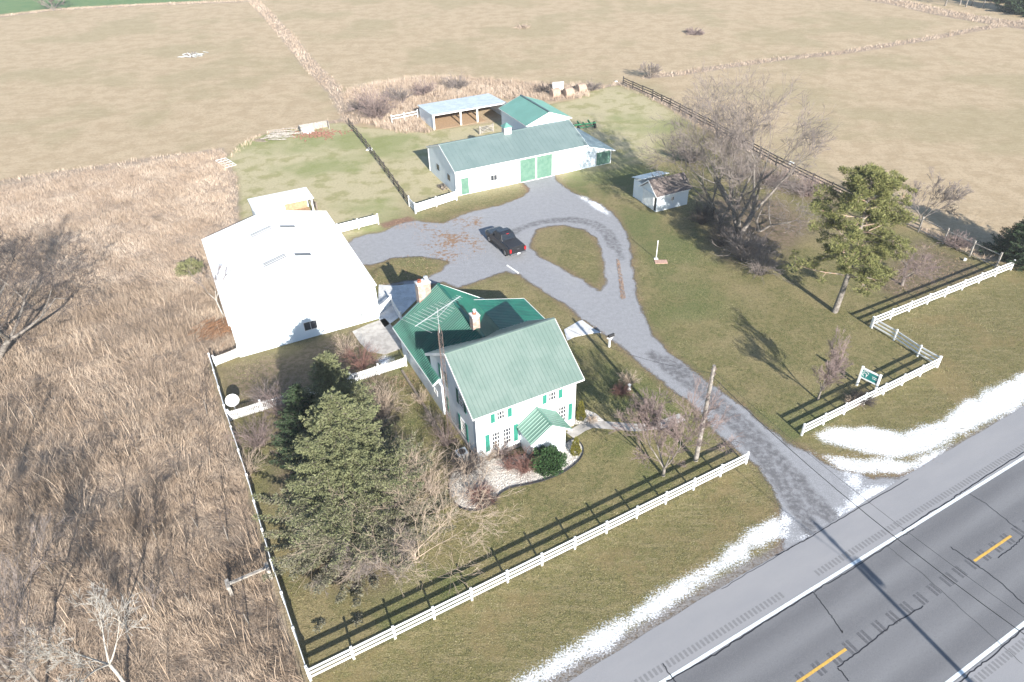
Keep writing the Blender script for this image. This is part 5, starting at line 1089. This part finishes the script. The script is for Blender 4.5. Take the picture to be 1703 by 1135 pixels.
# shrubs
for i, (px, h, n, rad, tw, lb, dr) in enumerate((
  ((468, 690), 2.6, 110, 1.5, 'twigpurple', 'purple-brown bare shrub left of the dark smaller spruce', .1), ((440, 668), 1.6, 60, 1.2, 'twig', 'low grey shrub near the satellite dish', .1), ((602, 612), 2.0, 100, 1.5, 'twigred', 'reddish bare shrub beside the concrete patio', .1),
  ((575, 590), 1.6, 60, 1.1, 'twigtan', 'tan shrub against the garage front wall', .1), ((638, 690), 2.6, 110, 1.6, 'twigtan', 'arching tan shrub at the lawn edge below the picket fence', .5), ((618, 735), 2.4, 120, 1.4, 'twig', 'arching grey shrub between the spruce and the side lawn', .5),
  ((432, 742), 2.2, 120, 1.6, 'twigpurple', 'brown bare shrub by the side fence below the picket line', .2), ((412, 790), 1.8, 70, 1.2, 'twigtan', 'thin tan shrub against the side fence', .2), ((650, 800), 3.6, 70, 1.5, 'twigtan', 'tall upright tan shrub right of the tallest spruce', .05), ((712, 818), 3.0, 55, 1.8, 'twigtan', 'wide tan whippy shrub below the heat pump corner', .15),
  ((700, 672), 1.1, 50, .5, 'twigtan', 'first twiggy shrub along the farmhouse side wall, farthest back', .1), ((722, 708), 1.3, 60, .6, 'twig', 'middle twiggy shrub along the farmhouse side wall', .1), ((742, 742), 1.7, 50, .8, 'twigpurple', 'twiggy shrub under the antenna mast', .1),
  ((778, 786), 2.0, 200, .95, 'twigdark', 'dense dark weeping shrub at the farmhouse front corner', .9), ((812, 765), 1.4, 60, .7, 'twigtan', 'thin bare shrub under the front windows', .0), ((838, 762), 1.5, 70, .7, 'twigpurple', 'bare shrub under the right front window', .0), ((872, 785), 1.5, 150, .9, 'twigred', 'red-twigged bush between windows and yew', .05), ((845, 780), .9, 70, .8, 'twigred', 'low red twiggy plant on the stone bed', .05),
  ((800, 832), 1.0, 170, 1.2, 'twigred', 'reddish brown spreading bush in the round end of the stone bed', .2), ((815, 838), .9, 90, .9, 'twigdark', 'dark seed-headed perennials beside the reddish spreading bush', .1),
  ((1033, 655), .8, 170, .8, 'twigred', 'red-leaved plant clump on the front lawn', .3), ((1046, 640), 1.1, 90, .5, 'twigtan', 'tuft of blond grass rising from the red plant clump', .3), ((985, 700), .4, 60, .6, 'twigtan', 'low dry plants beside the front path', .3),
  ((1433, 668), .9, 260, 1.2, 'twigdark', 'brown perennial clump beneath the green sign', .3), ((1418, 672), .7, 120, .9, 'twigtan', 'pale dry perennials left of the sign posts', .3),
  ((1236, 432), 3.4, 110, 2.3, 'twig', 'tangled grey shrub in front of the biggest bare tree', .25), ((1262, 455), 2.6, 90, 2.2, 'twig', 'lower grey shrub at the shaded edge of the right lawn', .3), ((1200, 408), 2.6, 60, 1.8, 'twigdark', 'dark shrub between the shed and the biggest bare tree', .2), ((1168, 372), 2.0, 130, 1.5, 'twigdark', 'dark low bush against the end of the small old shed', .2),
  ((1230, 300), 3.0, 90, 2.0, 'twig', 'grey brush behind the big bare tree', .2), ((1290, 310), 2.2, 120, 2.4, 'twigpurple', 'purple brush along the back fence, nearest the big tree', .2), ((1345, 325), 2.2, 120, 2.4, 'twigpurple', 'purple brush along the back fence, nearest the pine', .2), ((1150, 270), 2.6, 80, 2.0, 'twig', 'grey brush beyond the small old shed', .2), ((1590, 412), 1.6, 110, 1.6, 'twigpurple', 'purple bramble on the pole fence', .2), ((1480, 372), 2.2, 60, 1.4, 'twig', 'bare brush directly behind the pine', .2),
  ((628, 200), 4.4, 130, 2.8, 'twigpurple', 'large bare purple-grey bush left of the livestock shelter', .1), ((592, 188), 1.8, 50, 1.6, 'twig', 'small bush at the corner of the reed thicket', .1), ((665, 170), 2.6, 80, 2.6, 'twig', 'bush in the thicket behind the small white fence', .1), ((705, 160), 2.4, 80, 3.0, 'twigpurple', 'left bush in the thicket behind the shelter roof', .1), ((760, 150), 2.6, 80, 3.0, 'twig', 'right bush in the thicket behind the shelter roof', .1), ((905, 156), 1.8, 60, 2.0, 'twigdark', 'dark brush left of the hay bales', .1), ((985, 150), 1.6, 60, 1.8, 'twig', 'brush right of the hay bales', .1),
  ((868, 46), .9, 110, 6.0, 'twigtan', 'grey weed patch out in the far hay field, left one', .2), ((1155, 56), 1.3, 110, 5.0, 'twigpurple', 'purple weed patch out in the far hay field, right one', .2), ((322, 94), .8, 120, 3.6, 'twig', 'ring of grey weeds round the white board pile', .2))):
    far = G(*px)[1]; whip_shrub(px, h, n, rad, lb, 100+i, tw, dr, rmin=.006 if far < 60 else (.012 if far < 90 else .02 if far < 130 else .035))
# ------------------------------------------------------------------ dry reeds and grass, leaves
def grass_mat(name, cs):
    k = NT(name); t = k.attr('tint'); rp = k.n('ShaderNodeValToRGB'); k.t.links.new(t, rp.inputs[0]); el = rp.color_ramp.elements
    while len(el) < len(cs): el.new(.5)
    for i, c in enumerate(cs): el[i].position = i/(len(cs)-1); el[i].color = (*c, 1)
    n = k.noise(.12, 3, .6); c = k.mix(k.ramp(n, .4, .65, 0, .45), rp.outputs[0], cs[0]); k.out(c, .85, .1); return k.mat
M['reed'] = grass_mat('dry_reed', [(.22, .165, .12), (.41, .315, .235), (.58, .475, .37)])
M['reedfar'] = grass_mat('dry_reed_far', [(.32, .24, .175), (.47, .37, .285), (.61, .51, .41)])
M['blade'] = grass_mat('lawn_blade', [(.10, .11, .035), (.23, .205, .09), (.48, .42, .27)])
def smooth_noise(P, s, seed):
    r = np.random.default_rng(seed); o = np.zeros(len(P))
    for i in range(6): k_ = r.normal(0, 1, 2)/s; o += np.sin(P@k_*2*pi+r.uniform(0, 6.28))
    return o/3.5
def blades(name, P, h, wd, lean, mat_, seed, flow=None, label=None):
    rs = np.random.default_rng(seed); n = len(P); fl = (smooth_noise(P, 3.2, seed)*2.0+smooth_noise(P, 14, seed+9)*1.2+2.0 if flow is None else flow)+rs.normal(0, .95, n); ln = np.clip(lean*(1+.7*smooth_noise(P, 5, seed+1))+rs.normal(0, .22, n), 0, 1.35)
    hh = h*rs.uniform(.55, 1.15, n)*(1+.25*smooth_noise(P, 4, seed+2)); d0 = np.stack([np.cos(fl)*np.sin(ln*.6), np.sin(fl)*np.sin(ln*.6), np.cos(ln*.6)], 1); d1 = np.stack([np.cos(fl)*np.sin(ln*1.15), np.sin(fl)*np.sin(ln*1.15), np.cos(ln*1.15)], 1)
    a = rs.uniform(0, 2*pi, n); s = np.stack([np.cos(a), np.sin(a), 0*a], 1)*wd*rs.uniform(.7, 1.3, n)[:, None]/2; b = np.column_stack([P, np.full(n, -.02)]); m = b+d0*hh[:, None]*.5; t = m+d1*hh[:, None]*.5
    V = np.stack([b-s, b+s, m+s*.9, m-s*.9, t+s*.35, t-s*.35], 1).reshape(-1, 3); F_ = np.array([(0, 1, 2, 3), (3, 2, 4, 5)]); F_ = (F_[None]+np.arange(n)[:, None, None]*6).reshape(-1, 4)
    tn = np.clip(rs.random(n)**1.2*.8+.22*smooth_noise(P, 7, seed+3)+.18*smooth_noise(P, 1.6, seed+4)+.12, 0, 1); tv = np.stack([tn*.55, tn*.55, tn*.9, tn*.9, tn, tn], 1).ravel()
    o = np_mesh(name, V, F_, M[mat_], None, {'tint': tv}); return tag(o, label, kind='stuff')
def inview(P, mg=120):
    q = np.column_stack([P, np.zeros(len(P))])-npv(0, 0, CAM_H); d = q@_F; x = CX+FPX*(q@_R)/d; y = CY-FPX*(q@_U)/d; return (d > 0) & (x > -mg) & (x < 1703+mg) & (y > -mg) & (y < 1135+mg)
def fill(fn, lo, hi, dens, seed, mg=150):
    rs = np.random.default_rng(seed); n = int((hi[0]-lo[0])*(hi[1]-lo[1])*dens); P = npv(*lo)+rs.random((n, 2))*(npv(*hi)-npv(*lo)); P = P[inview(P, mg)]; return P[fn(P) < 0]
jit = lambda P, s: .5*smooth_noise(P, 2.5, s)
fr = lambda P: sdf(P, REED)+.35+jit(P, 3)*.5+np.where(P[:, 1] > 62, np.random.default_rng(1).random(len(P))**2*4, 0)
for nm, lo, hi, dn, h, wd, mt, ln in (('tall_dry_grass', (-62, 10), (-8, 36), 240, .62, .015, 'reed', 1.0), ('tall_dry_grass', (-66, 36), (-15, 62), 150, .62, .020, 'reed', .9), ('tall_dry_grass', (-110, 62), (-20, 102), 105, .48, .026, 'reedfar', .8)):
    P = fill(fr, lo, hi, dn, int(dn)); blades(nm, P, h, wd, ln, mt, 17, label='tall dry reeds filling the field left of the side fence')
P = fill(lambda P: np.minimum(sdf(P, THICK[0]), sdf(P, THICK[1]))+jit(P, 5), (-50, 85), (40, 150), 55, 31); blades('reed_thicket', P, .8, .032, .55, 'reedfar', 23, label='pale reed thicket behind the barns')
P = fill(lambda P: strips(P)+jit(P, 6), (-140, 60), (140, 235), 14, 32); blades('field_edge_grass', P, .5, .05, .6, 'reedfar', 29, label='pale rough grass along the field boundaries')
def flawn(P): return np.maximum.reduce([np.minimum(sdf(P, LAWN), -1e9*0+sdf(P, PW([(513, 1132), (1243, 770), (1300, 850), (1320, 735), (1335, 726), (1560, 613), (1450, 545), (1690, 448), (1800, 420), (1900, 560), (1300, 1000), (1000, 1300), (500, 1400)]))), -fgrav(P)+.1, -sdf(P, BEDS)+.1, -(((P-RF_O)@npv(-sin(RF_A), cos(RF_A)))-3.2)])
P = fill(flawn, (-30, 12), (70, 66), 95, 33, 40); rs_ = np.random.default_rng(2)
snow_ = np.min([sdf(P, q) for q in SNOWS], 0); P = P[snow_ > -.1]; blades('lawn_grass', P, .085, .026, .8, 'blade', 37, label='short grass blades over the lawns')
P = fill(lambda P: sdf(P, REED)+.2+jit(P, 8), (-60, 12), (-9, 60), 1.3, 41); blades('weed_stalks', P, 1.9, .03, .18, 'reed', 43, label='taller weed stalks standing in the reeds')
# fallen leaves
M['leaf'] = grass_mat('fallen_leaf', [(.16, .10, .07), (.28, .18, .12), (.42, .31, .22)])
lf = []
for poly, n in ((PW([(1024, 432), (1030, 430), (1042, 497), (1032, 499)]), 900), (PW([(606, 446), (650, 432), (700, 430), (742, 440), (700, 462), (640, 474), (618, 465)]), 500), (PW([(690, 372), (800, 360), (812, 425), (740, 445), (680, 400)]), 500), (PW([(640, 370), (690, 360), (694, 380), (640, 384)]), 350), (PW([(640, 630), (690, 615), (700, 640), (660, 650)]), 300), (PW([(1480, 440), (1530, 400), (1620, 440), (1640, 455), (1560, 480), (1500, 500), (1460, 480)]), 900)):
    lf.append(scatter(poly, n*2)[:n])
e_ = fill(lambda P: np.abs(fgrav(P)-.25)-.35+.5*jit(P, 9), (-20, 34), (30, 90), 7, 51, 0); lf.append(e_); lf = np.vstack(lf); rs_ = np.random.default_rng(4)
D_ = rs_.normal(0, 1, (len(lf), 3))*npv(1, 1, .25); V, F_, tn = quads_at(np.column_stack([lf, np.full(len(lf), .03)]), D_, rs_.uniform(.04, .09, len(lf)), .055, rs_)
tag(np_mesh('fallen_leaves', V, F_, M['leaf'], None, {'tint': tn}), 'scattered brown fallen leaves along the gravel edges', kind='stuff')
tag(pile, kind='stuff')

# ------------------------------------------------------------------ thin winter haze
mb = MB(); mb.box(-330, 330, -60, 420, -1.0, 38.0)
hm = bpy.data.materials.new('haze'); hm.use_nodes = True; ht = hm.node_tree; ht.nodes.remove(ht.nodes['Principled BSDF'])
pv = ht.nodes.new('ShaderNodeVolumePrincipled'); pv.inputs['Color'].default_value = (.93, .96, 1, 1); pv.inputs['Density'].default_value = .0003; pv.inputs['Anisotropy'].default_value = 0.0
ht.links.new(pv.outputs[0], ht.nodes['Material Output'].inputs['Volume']); tag(mb.build('haze', hm), kind='stuff')
